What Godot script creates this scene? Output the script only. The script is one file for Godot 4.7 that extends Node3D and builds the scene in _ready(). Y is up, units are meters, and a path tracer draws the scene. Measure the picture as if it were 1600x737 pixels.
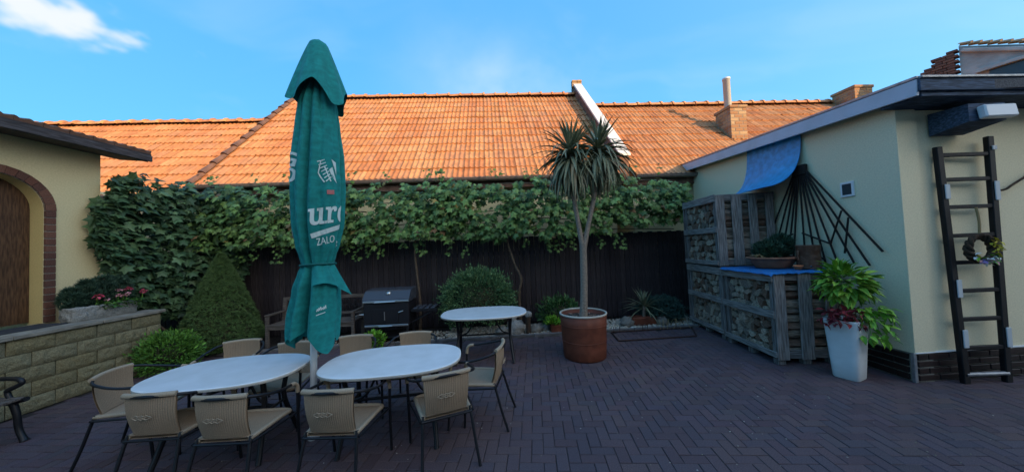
extends Node3D
# A paved yard in evening shade: garden tables under a closed parasol, a barn with a sunlit tiled roof behind,
# a shed with firewood crates on the right, a house with a raised terrace on the left.

const TURN := 0.0611            # the barn stands 3.5 degrees off the picture's axes
const EYE := Vector3(0, 1.75, 0)
var rng := RandomNumberGenerator.new()
var M := {}
var used := {}
var tex := {}


class MB:
	var st := SurfaceTool.new()
	func _init():
		st.begin(Mesh.PRIMITIVE_TRIANGLES)
	func smooth(on: bool):
		st.set_smooth_group(0 if on else -1)
	func tri(a: Vector3, b: Vector3, c: Vector3):
		st.add_vertex(a); st.add_vertex(b); st.add_vertex(c)
	func quad(a: Vector3, b: Vector3, c: Vector3, d: Vector3):
		tri(a, b, c); tri(a, c, d)
	func otri(a: Vector3, b: Vector3, c: Vector3, o: Vector3):
		if (a - c).cross(a - b).dot((a + b + c) / 3.0 - o) >= 0.0: tri(a, b, c)
		else: tri(a, c, b)
	func oquad(a: Vector3, b: Vector3, c: Vector3, d: Vector3, o: Vector3):
		otri(a, b, c, o); otri(a, c, d, o)
	func box(c: Vector3, s: Vector3, b := Basis()):
		cbox(c, s, 0.0, b)
	func cbox(c: Vector3, s: Vector3, bev := 0.006, b := Basis()):
		smooth(false)
		var h := s * 0.5
		var P := []
		for i in 8:
			var g := Vector3(1 if i & 1 else -1, 1 if i & 2 else -1, 1 if i & 4 else -1)
			var row := []
			for k in 3:
				var v := (h - Vector3.ONE * bev) * g
				v[k] = h[k] * g[k]
				row.append(c + b * v)
			P.append(row)
		for k in 3:
			var m1: int = 1 << ((k + 1) % 3)
			var m2: int = 1 << ((k + 2) % 3)
			for sg in 2:
				var base: int = (1 << k) if sg else 0
				oquad(P[base][k], P[base | m1][k], P[base | m1 | m2][k], P[base | m2][k], c)
			if bev > 0.0:
				var k1: int = (k + 1) % 3
				var k2: int = (k + 2) % 3
				for q in 4:
					var base2: int = (m1 if q & 1 else 0) | (m2 if q & 2 else 0)
					var e2: int = base2 | (1 << k)
					oquad(P[base2][k1], P[e2][k1], P[e2][k2], P[base2][k2], c)
		if bev > 0.0:
			for i in 8: otri(P[i][0], P[i][1], P[i][2], c)
	func tube(pts: Array, rads, sides := 8, cap := true, squash := 1.0):
		smooth(true)
		var n := pts.size()
		var t0: Vector3 = (pts[1] - pts[0]).normalized()
		var nx: Vector3 = t0.cross(Vector3.UP if absf(t0.y) < 0.9 else Vector3.RIGHT).normalized()
		var prev := []
		for i in n:
			var t: Vector3 = (pts[mini(i + 1, n - 1)] - pts[maxi(i - 1, 0)]).normalized()
			nx = (nx - t * nx.dot(t)).normalized()
			var ny := t.cross(nx)
			var r: float = rads[i] if rads is Array else rads
			var ring := []
			for k in sides:
				var a := TAU * k / sides
				ring.append(pts[i] + nx * cos(a) * r + ny * sin(a) * r * squash)
			if i > 0:
				for k in sides:
					var k2: int = (k + 1) % sides
					oquad(prev[k], prev[k2], ring[k2], ring[k], (pts[i] + pts[i - 1]) * 0.5)
			if cap and (i == 0 or i == n - 1):
				smooth(false)
				var o: Vector3 = pts[i] + t * (r * 0.5 if i == 0 else -r * 0.5)
				for k in sides: otri(pts[i], ring[k], ring[(k + 1) % sides], o)
				smooth(true)
			prev = ring
	func lathe(prof: Array, segs := 24, at := Vector3.ZERO, sharp := false):
		smooth(not sharp)
		for i in prof.size() - 1:
			var p: Vector2 = prof[i]
			var q: Vector2 = prof[i + 1]
			for k in segs:
				var a := TAU * k / segs
				var b := TAU * (k + 1) / segs
				var A := at + Vector3(cos(a) * p.x, p.y, sin(a) * p.x)
				var B := at + Vector3(cos(b) * p.x, p.y, sin(b) * p.x)
				var C := at + Vector3(cos(b) * q.x, q.y, sin(b) * q.x)
				var D := at + Vector3(cos(a) * q.x, q.y, sin(a) * q.x)
				if q.x > 1e-5: tri(A, C, D)
				if p.x > 1e-5: tri(A, B, C)
	func extrude(poly: PackedVector2Array, d: float, xf := Transform3D()):   # polygon in x, y; from z = 0 to z = -d
		smooth(false)
		var idx := Geometry2D.triangulate_polygon(poly)
		for i in range(0, idx.size(), 3):
			var a := poly[idx[i]]
			var b := poly[idx[i + 1]]
			var c := poly[idx[i + 2]]
			var f := func(p: Vector2, z: float) -> Vector3: return xf * Vector3(p.x, p.y, z)
			var o: Vector3 = xf * Vector3((a.x + b.x + c.x) / 3, (a.y + b.y + c.y) / 3, -d * 0.5)
			otri(f.call(a, 0.0), f.call(b, 0.0), f.call(c, 0.0), o)
			otri(f.call(a, -d), f.call(b, -d), f.call(c, -d), o)
		for i in poly.size():
			var a := poly[i]
			var b := poly[(i + 1) % poly.size()]
			quad(xf * Vector3(a.x, a.y, 0), xf * Vector3(b.x, b.y, 0), xf * Vector3(b.x, b.y, -d), xf * Vector3(a.x, a.y, -d))
	func rock(c: Vector3, r: Vector3, nz: FastNoiseLite, rough := 0.25, rings := 7, segs := 10):
		smooth(true)
		var P := []
		for i in rings + 1:
			var row := []
			for k in segs:
				var th := PI * i / rings
				var d := Vector3(sin(th) * cos(TAU * k / segs), cos(th), sin(th) * sin(TAU * k / segs))
				var f := 1.0 + rough * nz.get_noise_3dv(d * 60.0 + c * 37.0) * 1.6
				row.append(c + d * r * f)
			P.append(row)
		for i in rings:
			for k in segs:
				var k2: int = (k + 1) % segs
				if i > 0: otri(P[i][k], P[i][k2], P[i + 1][k2], c)
				if i < rings - 1: otri(P[i][k], P[i + 1][k2], P[i + 1][k], c)
	func done() -> ArrayMesh:
		st.generate_normals()
		return st.commit()


# ------------------------------------------------------------------ helpers
func noise_tex(key: String, freq: float, dark: Color, light: Color, octaves := 4, size := 512, normal := false, bump := 4.0) -> NoiseTexture2D:
	if tex.has(key): return tex[key]
	var n := FastNoiseLite.new()
	n.seed = hash(key) % 1000
	n.noise_type = FastNoiseLite.TYPE_SIMPLEX_SMOOTH
	n.frequency = freq
	n.fractal_octaves = octaves
	var t := NoiseTexture2D.new()
	t.width = size; t.height = size; t.seamless = true; t.noise = n
	if normal:
		t.as_normal_map = true; t.bump_strength = bump
	else:
		var g := Gradient.new()
		g.set_color(0, dark); g.set_color(1, light)
		t.color_ramp = g
	tex[key] = t
	return t


func mat(r: float, g: float, b: float, rough := 0.8, t: Texture2D = null, scale := Vector3.ONE, nrm: Texture2D = null, nscale := 1.0, world := true) -> StandardMaterial3D:
	var m := StandardMaterial3D.new()
	m.albedo_color = Color(r, g, b).linear_to_srgb()
	m.roughness = rough
	m.metallic_specular = 0.4
	if t or nrm:
		m.uv1_triplanar = true
		m.uv1_world_triplanar = world
		m.uv1_scale = scale
	if t: m.albedo_texture = t
	if nrm:
		m.normal_enabled = true; m.normal_texture = nrm; m.normal_scale = nscale
	return m


func leafmat(key: String, rough := 0.5, back := Color(0.06, 0.1, 0.02)) -> StandardMaterial3D:
	var m := StandardMaterial3D.new()
	m.vertex_color_use_as_albedo = true
	m.roughness = rough
	m.metallic_specular = 0.35
	m.cull_mode = BaseMaterial3D.CULL_DISABLED
	m.backlight_enabled = true
	m.backlight = back
	M[key] = m
	return m


func numbered(n: String) -> String:
	if not used.has(n):
		used[n] = 0
		return n
	used[n] += 1
	return "%s_%03d" % [n, used[n]]


func tag(o: Node, label: String, category: String, group := ""):
	o.set_meta("label", label); o.set_meta("category", category)
	if group: o.set_meta("group", group)


func thing(called: String, label: String, category: String, at := Vector3.ZERO, turn := 0.0, group := "") -> Node3D:
	var o := Node3D.new()
	o.name = numbered(called)
	add_child(o)
	o.position = at; o.rotation.y = turn
	tag(o, label, category, group)
	return o


func part(called: String, mesh: Mesh, m: Material, parent: Node, xf := Transform3D()) -> MeshInstance3D:
	var o := MeshInstance3D.new()
	o.name = called if parent != self else numbered(called)
	o.mesh = mesh
	o.material_override = m
	parent.add_child(o, true)
	o.transform = xf
	return o


func struct(called: String, mesh: Mesh, m: Material) -> MeshInstance3D:
	var o := part(called, mesh, m, self)
	o.set_meta("kind", "structure")
	return o


func copies(called: String, mesh: Mesh, m: Material, parent: Node, xfs: Array, cols: Array) -> MultiMeshInstance3D:
	var mm := MultiMesh.new()
	mm.transform_format = MultiMesh.TRANSFORM_3D
	mm.use_colors = cols.size() > 0
	mm.mesh = mesh
	mm.instance_count = xfs.size()
	for i in xfs.size():
		mm.set_instance_transform(i, xfs[i])
		if cols.size() > 0: mm.set_instance_color(i, cols[i])
	var o := MultiMeshInstance3D.new()
	o.name = called
	o.multimesh = mm
	o.material_override = m
	parent.add_child(o, true)
	o.set_meta("kind", "stuff")
	return o


func rr(a: float, b: float) -> float:
	return rng.randf_range(a, b)


func lerpc(cs: Array, jitter := 0.15) -> Color:
	var c: Color = cs[rng.randi() % cs.size()]
	var k := rr(1.0 - jitter, 1.0 + jitter)
	return Color(c.r * k * rr(0.94, 1.06), c.g * k, c.b * k * rr(0.94, 1.06))


func boxmesh(s: Vector3, bev := 0.006, c := Vector3.ZERO) -> ArrayMesh:
	var b := MB.new()
	b.cbox(c, s, bev)
	return b.done()


func tubemesh(pts: Array, r, sides := 8, squash := 1.0) -> ArrayMesh:
	var b := MB.new()
	b.tube(pts, r, sides, true, squash)
	return b.done()


func curve(pts: Array, n: int) -> Array:      # Catmull-Rom through the points
	var out := []
	for i in pts.size() - 1:
		var p0: Vector3 = pts[maxi(i - 1, 0)]
		var p1: Vector3 = pts[i]
		var p2: Vector3 = pts[i + 1]
		var p3: Vector3 = pts[mini(i + 2, pts.size() - 1)]
		for k in n:
			var t := float(k) / n
			out.append(0.5 * (2.0 * p1 + (p2 - p0) * t + (2.0 * p0 - 5.0 * p1 + 4.0 * p2 - p3) * t * t + (3.0 * p1 - p0 - 3.0 * p2 + p3) * t * t * t))
	out.append(pts[-1])
	return out


func aim(dir: Vector3, roll := 0.0, s := 1.0) -> Basis:   # y axis along dir
	var y := dir.normalized()
	var x := y.cross(Vector3.UP if absf(y.y) < 0.95 else Vector3.RIGHT).normalized()
	return Basis(x, y, x.cross(y)).rotated(y, roll).scaled_local(Vector3.ONE * s)


# ------------------------------------------------------------------ leaves
func vine_leaf() -> ArrayMesh:      # five lobes, one unit long, hanging from the origin along +y
	var b := MB.new()
	b.smooth(false)
	var r := [0.28, 0.62, 0.42, 0.85, 0.55, 1.0, 0.55, 0.85, 0.42, 0.62, 0.28]
	var pts := []
	for i in 11:
		var a := deg_to_rad(-150.0 + 30.0 * i)
		var p := Vector3(sin(a) * r[i] * 0.62, 0.36 + cos(a) * r[i] * 0.62, 0)
		p.z = -absf(p.x) * 0.28 - p.y * p.y * 0.12
		pts.append(p)
	var c := Vector3(0, 0.36, 0.02)
	for i in 10: b.tri(c, pts[i], pts[i + 1])
	b.tri(c, pts[10], pts[0])
	return b.done()


func oval_leaf(w := 0.5, fold := 0.25, droop := 0.25) -> ArrayMesh:   # one unit long along +y
	var b := MB.new()
	b.smooth(false)
	var mid := []
	var lf := []
	var rt := []
	for i in 5:
		var t := i / 4.0
		var ww := w * 0.5 * sin(PI * pow(t, 0.8)) + 0.002
		var z := -droop * t * t
		mid.append(Vector3(0, t, z))
		lf.append(Vector3(-ww, t, z + ww * fold * 2.0))
		rt.append(Vector3(ww, t, z + ww * fold * 2.0))
	for i in 4:
		b.quad(mid[i], mid[i + 1], lf[i + 1], lf[i])
		b.quad(mid[i], rt[i], rt[i + 1], mid[i + 1])
	return b.done()


func small_leaf() -> ArrayMesh:
	var b := MB.new()
	b.smooth(false)
	b.quad(Vector3.ZERO, Vector3(0.28, 0.5, 0.06), Vector3(0, 1, -0.1), Vector3(-0.28, 0.5, 0.06))
	return b.done()


func needle_tuft() -> ArrayMesh:
	var b := MB.new()
	b.smooth(false)
	var r := RandomNumberGenerator.new()
	r.seed = 5
	for k in 9:
		var a := TAU * k / 9.0 + r.randf()
		var d := Vector3(cos(a) * 0.55, r.randf_range(0.5, 1.0), sin(a) * 0.55)
		var s := Vector3(-sin(a), 0, cos(a)) * 0.07
		b.tri(-s, d, s)
	return b.done()


func strap_leaf(length: float, width: float, bend: float, n := 7) -> ArrayMesh:   # leaves the origin along +z, bends down by bend radians
	var b := MB.new()
	b.smooth(false)
	var p := Vector3.ZERO
	var ang := 0.0
	var prev := []
	for i in n + 1:
		var t := float(i) / n
		var w := width * 0.5 * (0.55 + 1.5 * t * (1.0 - t)) * (1.0 - pow(t, 4.0)) + 0.0008
		var up := Vector3(0, cos(ang), sin(ang))
		var row := [p + Vector3(-w, 0, 0) + up * w * 0.35, p, p + Vector3(w, 0, 0) + up * w * 0.35]
		if i > 0:
			b.quad(prev[0], prev[1], row[1], row[0])
			b.quad(prev[1], prev[2], row[2], row[1])
		prev = row
		ang += bend / n * (0.5 + t)
		p += Vector3(0, -sin(ang), cos(ang)) * length / n
	return b.done()


# ------------------------------------------------------------------ the scene
func _ready():
	rng.seed = 20240
	camera_and_light()
	materials()
	ground()
	barns()
	shed()
	left_house()
	terrace()
	right_house()
	house_behind()
	fence()
	vines()
	shrubs()
	bed_details()
	tables_and_chairs()
	parasol()
	grill()
	garden_bench()
	iron_bench()
	potted_palm()
	firewood()
	crate_top()
	trellis_and_sheet()
	tall_planter()
	ladder()
	terrace_things()


func camera_and_light():
	var cam := Camera3D.new()
	cam.name = "camera"
	add_child(cam)
	cam.position = EYE
	cam.rotation = Vector3(atan(16.5 / 490.0), 0, -0.042)
	cam.fov = rad_to_deg(2.0 * atan(368.5 / 490.0))
	cam.near = 0.05; cam.far = 600.0
	cam.current = true
	var to_sun := Vector3(0.667, 0.222, 0.711).normalized()
	var W := 2048
	var Hh := 1024
	var im := Image.create(W, Hh, false, Image.FORMAT_RGBF)
	im.fill(Color(0.10, 0.11, 0.12))
	var nz := FastNoiseLite.new()
	nz.seed = 11; nz.frequency = 1.0; nz.fractal_octaves = 5; nz.noise_type = FastNoiseLite.TYPE_SIMPLEX_SMOOTH
	var nw := FastNoiseLite.new()
	nw.seed = 4; nw.frequency = 1.0; nw.fractal_octaves = 3
	for y in Hh / 2:
		var el := PI * 0.5 - PI * (y + 0.5) / Hh
		var sy := sin(el)
		var cy := cos(el)
		var h := pow(1.0 - sy, 2.6)
		var base := Color(0.046, 0.205, 0.465).lerp(Color(0.112, 0.370, 0.60), clampf(h * 1.25, 0, 1))
		for x in W:
			var az := wrapf((float(x) + 0.5) / W * TAU, -PI, PI)      # 0 looks along -z
			var d := Vector3(sin(az) * cy, sy, -cos(az) * cy)
			var s := d.dot(to_sun)
			var c := base
			var gam := acos(clampf(s, -1, 1))          # clear sky: brighter and paler towards the low sun
			var rise := 10.0 * exp(-3.0 * gam)
			c = Color(c.r + rise * 0.31, c.g + rise * 0.265, c.b + rise * 0.20)
			# thin high cloud, drawn on a plane overhead so that it runs out towards the horizon
			var q := Vector2(d.x, d.z) / (sy + 0.18)
			var w1 := nw.get_noise_2d(q.x * 0.55 + 3.1, q.y * 0.55)
			var f := nz.get_noise_2d(q.x * 0.9 + w1 * 0.8, q.y * 2.2 + w1 * 0.6)
			var wisp := smoothstep(0.02, 0.75, f * 0.75 + w1 * 0.55 - 0.05) * 0.14
			# a veil of cirrus above the barn's ridge and one small heap of cloud at the upper left
			var v1 := exp(-pow((az + 0.03 + (el - 0.45) * 0.5) / 0.21, 2.0) - pow((el - 0.43) / 0.15, 2.0)) * (0.50 + 0.40 * nz.get_noise_2d(az * 3.0 + el * 3.0, el * 5.0 - az * 2.0))
			var p2 := Vector2((az + 0.985) / 0.105, (el - 0.432) / 0.040)
			var v2 := smoothstep(0.25, 0.85, exp(-p2.length_squared()) * 0.9 + nz.get_noise_2d(az * 14.0, el * 26.0) * 0.42)
			var a := clampf(maxf(wisp, 0.0) + maxf(v1, 0.0) * 0.9, 0.0, 0.8)
			c = c.lerp(Color(0.42, 0.47, 0.52), a * 0.75)
			c = c.lerp(Color(0.46, 0.46, 0.47), clampf(v2, 0, 1) * 0.85)
			im.set_pixel(x, y, c)
	var pano := PanoramaSkyMaterial.new()
	pano.panorama = ImageTexture.create_from_image(im)
	var sky := Sky.new()
	sky.sky_material = pano
	var env := Environment.new()
	env.background_mode = Environment.BG_SKY
	env.sky = sky
	env.tonemap_mode = Environment.TONE_MAPPER_LINEAR
	env.tonemap_exposure = 2.25
	env.sdfgi_enabled = true; env.ssao_enabled = true; env.ssil_enabled = true
	var we := WorldEnvironment.new()
	we.name = "world"
	we.environment = env
	add_child(we)
	var sun := DirectionalLight3D.new()
	sun.name = "sun"
	sun.light_energy = 1.08
	sun.light_color = Color(1.0, 0.83, 0.62)
	sun.light_angular_distance = 0.5
	sun.shadow_enabled = true
	add_child(sun)
	sun.transform.basis = Basis.looking_at(-to_sun, Vector3.UP)


func materials():
	var fine := noise_tex("fine", 0.02, Color(0.72, 0.72, 0.72), Color(1, 1, 1), 5)
	var coarse := noise_tex("coarse", 0.006, Color(0.70, 0.69, 0.68), Color(1, 1, 1), 5)
	var speck := noise_tex("speck", 0.08, Color(0.62, 0.62, 0.62), Color(1, 1, 1), 3)
	var grain := noise_tex("grain", 0.012, Color(0.50, 0.48, 0.46), Color(1, 1, 1), 5)
	var nfine := noise_tex("nfine", 0.03, Color.BLACK, Color.WHITE, 4, 512, true, 5.0)
	var nrough := noise_tex("nrough", 0.014, Color.BLACK, Color.WHITE, 5, 512, true, 12.0)
	var plaster := noise_tex("plaster", 0.05, Color(0.91, 0.91, 0.90), Color(1, 1, 1), 6, 1024)
	var nplaster := noise_tex("nplaster", 0.12, Color.BLACK, Color.WHITE, 4, 1024, true, 6.0)
	for i in 5:
		var c: Color = [Color(0.165, 0.108, 0.112), Color(0.142, 0.092, 0.098), Color(0.180, 0.117, 0.114), Color(0.152, 0.108, 0.117), Color(0.132, 0.096, 0.107)][i]
		M["paver%d" % i] = mat(c.r, c.g, c.b, 0.75, speck, Vector3.ONE * 2.5, nfine, 0.5)
		var t: Color = [Color(0.56, 0.245, 0.095), Color(0.60, 0.275, 0.110), Color(0.52, 0.215, 0.085), Color(0.62, 0.31, 0.135), Color(0.55, 0.26, 0.12)][i]
		M["tile%d" % i] = mat(t.r, t.g, t.b, 0.75, coarse, Vector3.ONE * 1.2, nfine, 0.35)
		var l: Color = [Color(0.48, 0.37, 0.27), Color(0.62, 0.49, 0.37), Color(0.34, 0.27, 0.21), Color(0.70, 0.55, 0.40), Color(0.30, 0.18, 0.12)][i]
		M["log%d" % i] = mat(l.r, l.g, l.b, 0.9, grain, Vector3(1.2, 7, 7), nrough, 0.4)
		var q: Color = [Color(0.345, 0.30, 0.165), Color(0.325, 0.28, 0.155), Color(0.36, 0.315, 0.18), Color(0.31, 0.275, 0.165), Color(0.335, 0.28, 0.145)][i]
		M["block%d" % i] = mat(q.r, q.g, q.b, 0.95, speck, Vector3.ONE * 1.3, nrough, 1.0)
	M.paver_mm = mat(1, 1, 1, 0.75, speck, Vector3.ONE * 2.5, nfine, 0.5)
	M.paver_mm.vertex_color_use_as_albedo = true
	M.tile_mm = mat(1, 1, 1, 0.75, coarse, Vector3.ONE * 1.2, nfine, 0.35)
	M.tile_mm.vertex_color_use_as_albedo = true
	M.joint = mat(0.075, 0.062, 0.060, 0.95, noise_tex("sand", 0.01, Color(0.45, 0.42, 0.40), Color(1, 1, 0.96), 5), Vector3.ONE * 0.6)
	M.soil = mat(0.045, 0.032, 0.024, 0.95, coarse, Vector3.ONE * 2.0, nrough, 1.0)
	M.earth = mat(0.10, 0.085, 0.06, 0.95, coarse, Vector3.ONE * 0.3)
	M.cream = mat(0.83, 0.69, 0.39, 0.9, plaster, Vector3.ONE * 0.8, nplaster, 0.16)
	M.shed_wall = mat(0.83, 0.73, 0.49, 0.9, plaster, Vector3.ONE * 0.8, nplaster, 0.16)
	M.yellow = mat(0.82, 0.64, 0.27, 0.9, plaster, Vector3.ONE * 0.8, nplaster, 0.15)
	M.house_white = mat(0.68, 0.62, 0.52, 0.9, coarse, Vector3.ONE * 0.4, nfine, 0.2)
	M.grey_plaster = mat(0.58, 0.53, 0.49, 0.95, coarse, Vector3.ONE * 0.6, nrough, 0.5)
	M.mortar = mat(0.38, 0.34, 0.28, 0.95, speck, Vector3.ONE * 2.0)
	M.pale_mortar = mat(0.36, 0.34, 0.28, 0.95, speck, Vector3.ONE * 2.0)
	M.chimney_brick0 = mat(0.55, 0.33, 0.16, 0.9, speck, Vector3.ONE * 2.0, nfine, 0.6)
	M.chimney_brick1 = mat(0.48, 0.25, 0.12, 0.9, speck, Vector3.ONE * 2.0, nfine, 0.6)
	M.chimney_brick2 = mat(0.60, 0.40, 0.22, 0.9, speck, Vector3.ONE * 2.0, nfine, 0.6)
	M.arch_brick0 = mat(0.24, 0.10, 0.065, 0.8, speck, Vector3.ONE * 2.0, nfine, 0.5)
	M.arch_brick1 = mat(0.19, 0.085, 0.06, 0.8, speck, Vector3.ONE * 2.0, nfine, 0.5)
	M.arch_brick2 = mat(0.28, 0.125, 0.08, 0.8, speck, Vector3.ONE * 2.0, nfine, 0.5)
	M.plinth0 = mat(0.030, 0.017, 0.015, 0.45, speck, Vector3.ONE * 2.0)
	M.plinth1 = mat(0.040, 0.022, 0.018, 0.45, speck, Vector3.ONE * 2.0)
	M.zinc = mat(0.42, 0.43, 0.44, 0.45, fine, Vector3.ONE * 1.0)
	M.zinc.metallic = 0.6
	M.cap_metal = mat(0.62, 0.62, 0.60, 0.5, noise_tex("faint", 0.01, Color(0.93, 0.93, 0.92), Color(1, 1, 1), 4), Vector3.ONE * 0.5)
	M.gutter = mat(0.30, 0.24, 0.20, 0.5, fine, Vector3.ONE)
	M.fascia = mat(0.50, 0.55, 0.63, 0.5, noise_tex("faint", 0.01, Color(0.93, 0.93, 0.92), Color(1, 1, 1), 4), Vector3.ONE * 0.5)
	M.soffit = mat(0.085, 0.135, 0.22, 0.8, grain, Vector3(0.8, 6, 4))
	M.roof_felt = mat(0.14, 0.14, 0.15, 0.9, speck, Vector3.ONE)
	M.left_fascia = mat(0.10, 0.095, 0.10, 0.7, grain, Vector3(5, 5, 0.6))
	M.old_tile = mat(0.22, 0.12, 0.08, 0.85, coarse, Vector3.ONE * 1.5, nfine, 0.5)
	M.door = mat(0.17, 0.085, 0.040, 0.6, grain, Vector3(4, 0.7, 7))
	M.glass = mat(0.35, 0.42, 0.48, 0.08)
	M.window_dark = mat(0.04, 0.05, 0.06, 0.08)
	M.fence0 = mat(0.058, 0.044, 0.048, 0.7, grain, Vector3(6, 0.5, 6))
	M.fence1 = mat(0.046, 0.035, 0.040, 0.7, grain, Vector3(6, 0.5, 6))
	M.fence2 = mat(0.068, 0.052, 0.054, 0.7, grain, Vector3(6, 0.5, 6))
	for a in [["x", Vector3(0.5, 7, 7)], ["y", Vector3(7, 0.5, 7)], ["z", Vector3(7, 7, 0.5)]]:
		M["grey_wood_" + a[0]] = mat(0.42, 0.375, 0.34, 0.92, grain, a[1], nfine, 0.4)
		M["dark_wood_" + a[0]] = mat(0.30, 0.27, 0.25, 0.92, grain, a[1], nfine, 0.4)
	M.concrete = mat(0.36, 0.33, 0.27, 0.9, coarse, Vector3.ONE, nrough, 0.4)
	M.kerb = mat(0.20, 0.185, 0.175, 0.9, coarse, Vector3.ONE, nrough, 0.4)
	M.trough = mat(0.42, 0.41, 0.37, 0.95, speck, Vector3.ONE * 1.5, nrough, 1.2)
	M.table_white = mat(0.82, 0.82, 0.81, 0.16, fine, Vector3.ONE * 0.7)
	M.table_white.albedo_texture = noise_tex("faint", 0.01, Color(0.93, 0.93, 0.92), Color(1, 1, 1), 4)
	M.table_rim = mat(0.74, 0.69, 0.60, 0.5)
	M.black_metal = mat(0.012, 0.012, 0.014, 0.38)
	M.rattan = mat(0.53, 0.38, 0.245, 0.7, speck, Vector3.ONE * 4.0, null, 1.0, false)
	M.rattan_edge = mat(0.60, 0.45, 0.30, 0.65, speck, Vector3.ONE * 4.0, null, 1.0, false)
	M.white_pole = mat(0.74, 0.74, 0.72, 0.35, noise_tex("faint", 0.01, Color(0.93, 0.93, 0.92), Color(1, 1, 1), 4), Vector3.ONE)
	M.teal = mat(0.010, 0.285, 0.265, 0.85, fine, Vector3.ONE * 1.5, nfine, 0.12)
	M.teal.cull_mode = BaseMaterial3D.CULL_DISABLED
	M.teal.rim_enabled = true; M.teal.rim = 0.2
	M.teal_cord = mat(0.006, 0.12, 0.11, 0.8)
	M.print_white = mat(0.55, 0.66, 0.62, 0.85)
	M.print_red = mat(0.45, 0.16, 0.15, 0.85)
	M.grill_lid = mat(0.060, 0.068, 0.082, 0.25)
	M.grill_body = mat(0.014, 0.014, 0.017, 0.42)
	M.steel = mat(0.60, 0.60, 0.58, 0.28)
	M.steel.metallic = 0.9
	M.bench_wood = mat(0.20, 0.17, 0.145, 0.85, grain, Vector3(0.5, 7, 7))
	M.barrel = mat(0.215, 0.062, 0.032, 0.6, coarse, Vector3.ONE * 1.5, nfine, 0.2)
	M.barrel_rim = mat(0.46, 0.42, 0.34, 0.6)
	M.palm_bark = mat(0.42, 0.36, 0.29, 0.95, grain, Vector3(5, 9, 5), nrough, 1.0)
	M.palm_leaf0 = mat(0.215, 0.240, 0.135, 0.5, fine, Vector3.ONE * 3.0)
	M.palm_leaf1 = mat(0.265, 0.280, 0.160, 0.5, fine, Vector3.ONE * 3.0)
	M.palm_leaf2 = mat(0.36, 0.32, 0.20, 0.6, fine, Vector3.ONE * 3.0)
	M.vine_bark = mat(0.24, 0.175, 0.12, 0.95, grain, Vector3(9, 2, 9), nrough, 1.0)
	M.terracotta = mat(0.42, 0.175, 0.10, 0.85, coarse, Vector3.ONE * 2.0, nfine, 0.3)
	M.orange_pot = mat(0.55, 0.16, 0.06, 0.7)
	M.rusty = mat(0.21, 0.135, 0.095, 0.7, noise_tex("rust", 0.012, Color(0.62, 0.42, 0.30), Color(1.0, 1.0, 1.0), 5), Vector3.ONE * 2.0, nfine, 0.5)
	M.rust_iron = mat(0.085, 0.040, 0.028, 0.85, speck, Vector3.ONE * 3.0)
	M.blue_sheet = mat(0.05, 0.46, 0.86, 0.45, fine, Vector3.ONE * 0.8)
	M.blue_sheet.backlight_enabled = true; M.blue_sheet.backlight = Color(0.02, 0.2, 0.45)
	M.blue_sheet.cull_mode = BaseMaterial3D.CULL_DISABLED
	M.blue_tarp = mat(0.02, 0.20, 0.52, 0.5, fine, Vector3.ONE * 2.0, nfine, 0.8)
	M.planter_white = mat(0.72, 0.73, 0.71, 0.4, noise_tex("faint", 0.01, Color(0.93, 0.93, 0.92), Color(1, 1, 1), 4), Vector3.ONE * 1.5)
	M.variegated0 = mat(0.30, 0.44, 0.08, 0.5, noise_tex("variegate", 0.03, Color(0.55, 0.75, 0.45), Color(1.0, 1.0, 0.75), 2), Vector3.ONE * 3.0)
	M.variegated1 = mat(0.46, 0.56, 0.15, 0.5, noise_tex("variegate", 0.03, Color(0.55, 0.75, 0.45), Color(1.0, 1.0, 0.75), 2), Vector3.ONE * 3.0)
	M.variegated2 = mat(0.17, 0.30, 0.075, 0.5, noise_tex("variegate", 0.03, Color(0.55, 0.75, 0.45), Color(1.0, 1.0, 0.75), 2), Vector3.ONE * 3.0)
	M.red_leaf0 = mat(0.24, 0.025, 0.03, 0.5)
	M.red_leaf1 = mat(0.16, 0.02, 0.025, 0.5)
	M.lime0 = mat(0.20, 0.42, 0.035, 0.5)
	M.lime1 = mat(0.14, 0.33, 0.03, 0.5)
	M.lilac = mat(0.34, 0.24, 0.50, 0.7)
	M.pink = mat(0.75, 0.12, 0.20, 0.7)
	M.pale_pink = mat(0.75, 0.36, 0.38, 0.7)
	M.yellow_flower = mat(0.62, 0.50, 0.05, 0.7)
	M.white_flower = mat(0.66, 0.64, 0.60, 0.7)
	M.twig = mat(0.10, 0.065, 0.042, 0.95, grain, Vector3.ONE * 6.0)
	M.rope = mat(0.32, 0.22, 0.10, 0.95)
	M.ladder = mat(0.012, 0.012, 0.014, 0.6, grain, Vector3(7, 0.6, 7))
	M.bracket = mat(0.52, 0.54, 0.54, 0.5)
	M.lamp_box = mat(0.62, 0.65, 0.66, 0.35)
	M.mat_dark = mat(0.06, 0.065, 0.075, 0.95, speck, Vector3.ONE * 6.0)
	M.stone = mat(0.27, 0.25, 0.21, 0.9, coarse, Vector3.ONE * 3.0, nrough, 0.8)
	M.pebble = mat(1, 1, 1, 0.9)
	M.pebble.vertex_color_use_as_albedo = true
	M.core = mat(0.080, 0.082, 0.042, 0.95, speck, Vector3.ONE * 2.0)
	M.trellis = mat(0.040, 0.026, 0.020, 0.8, grain, Vector3(6, 6, 6))
	M.white_paint = mat(0.70, 0.70, 0.68, 0.5)
	leafmat("leaf")
	leafmat("needles", 0.6, Color(0.03, 0.05, 0.02))


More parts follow.
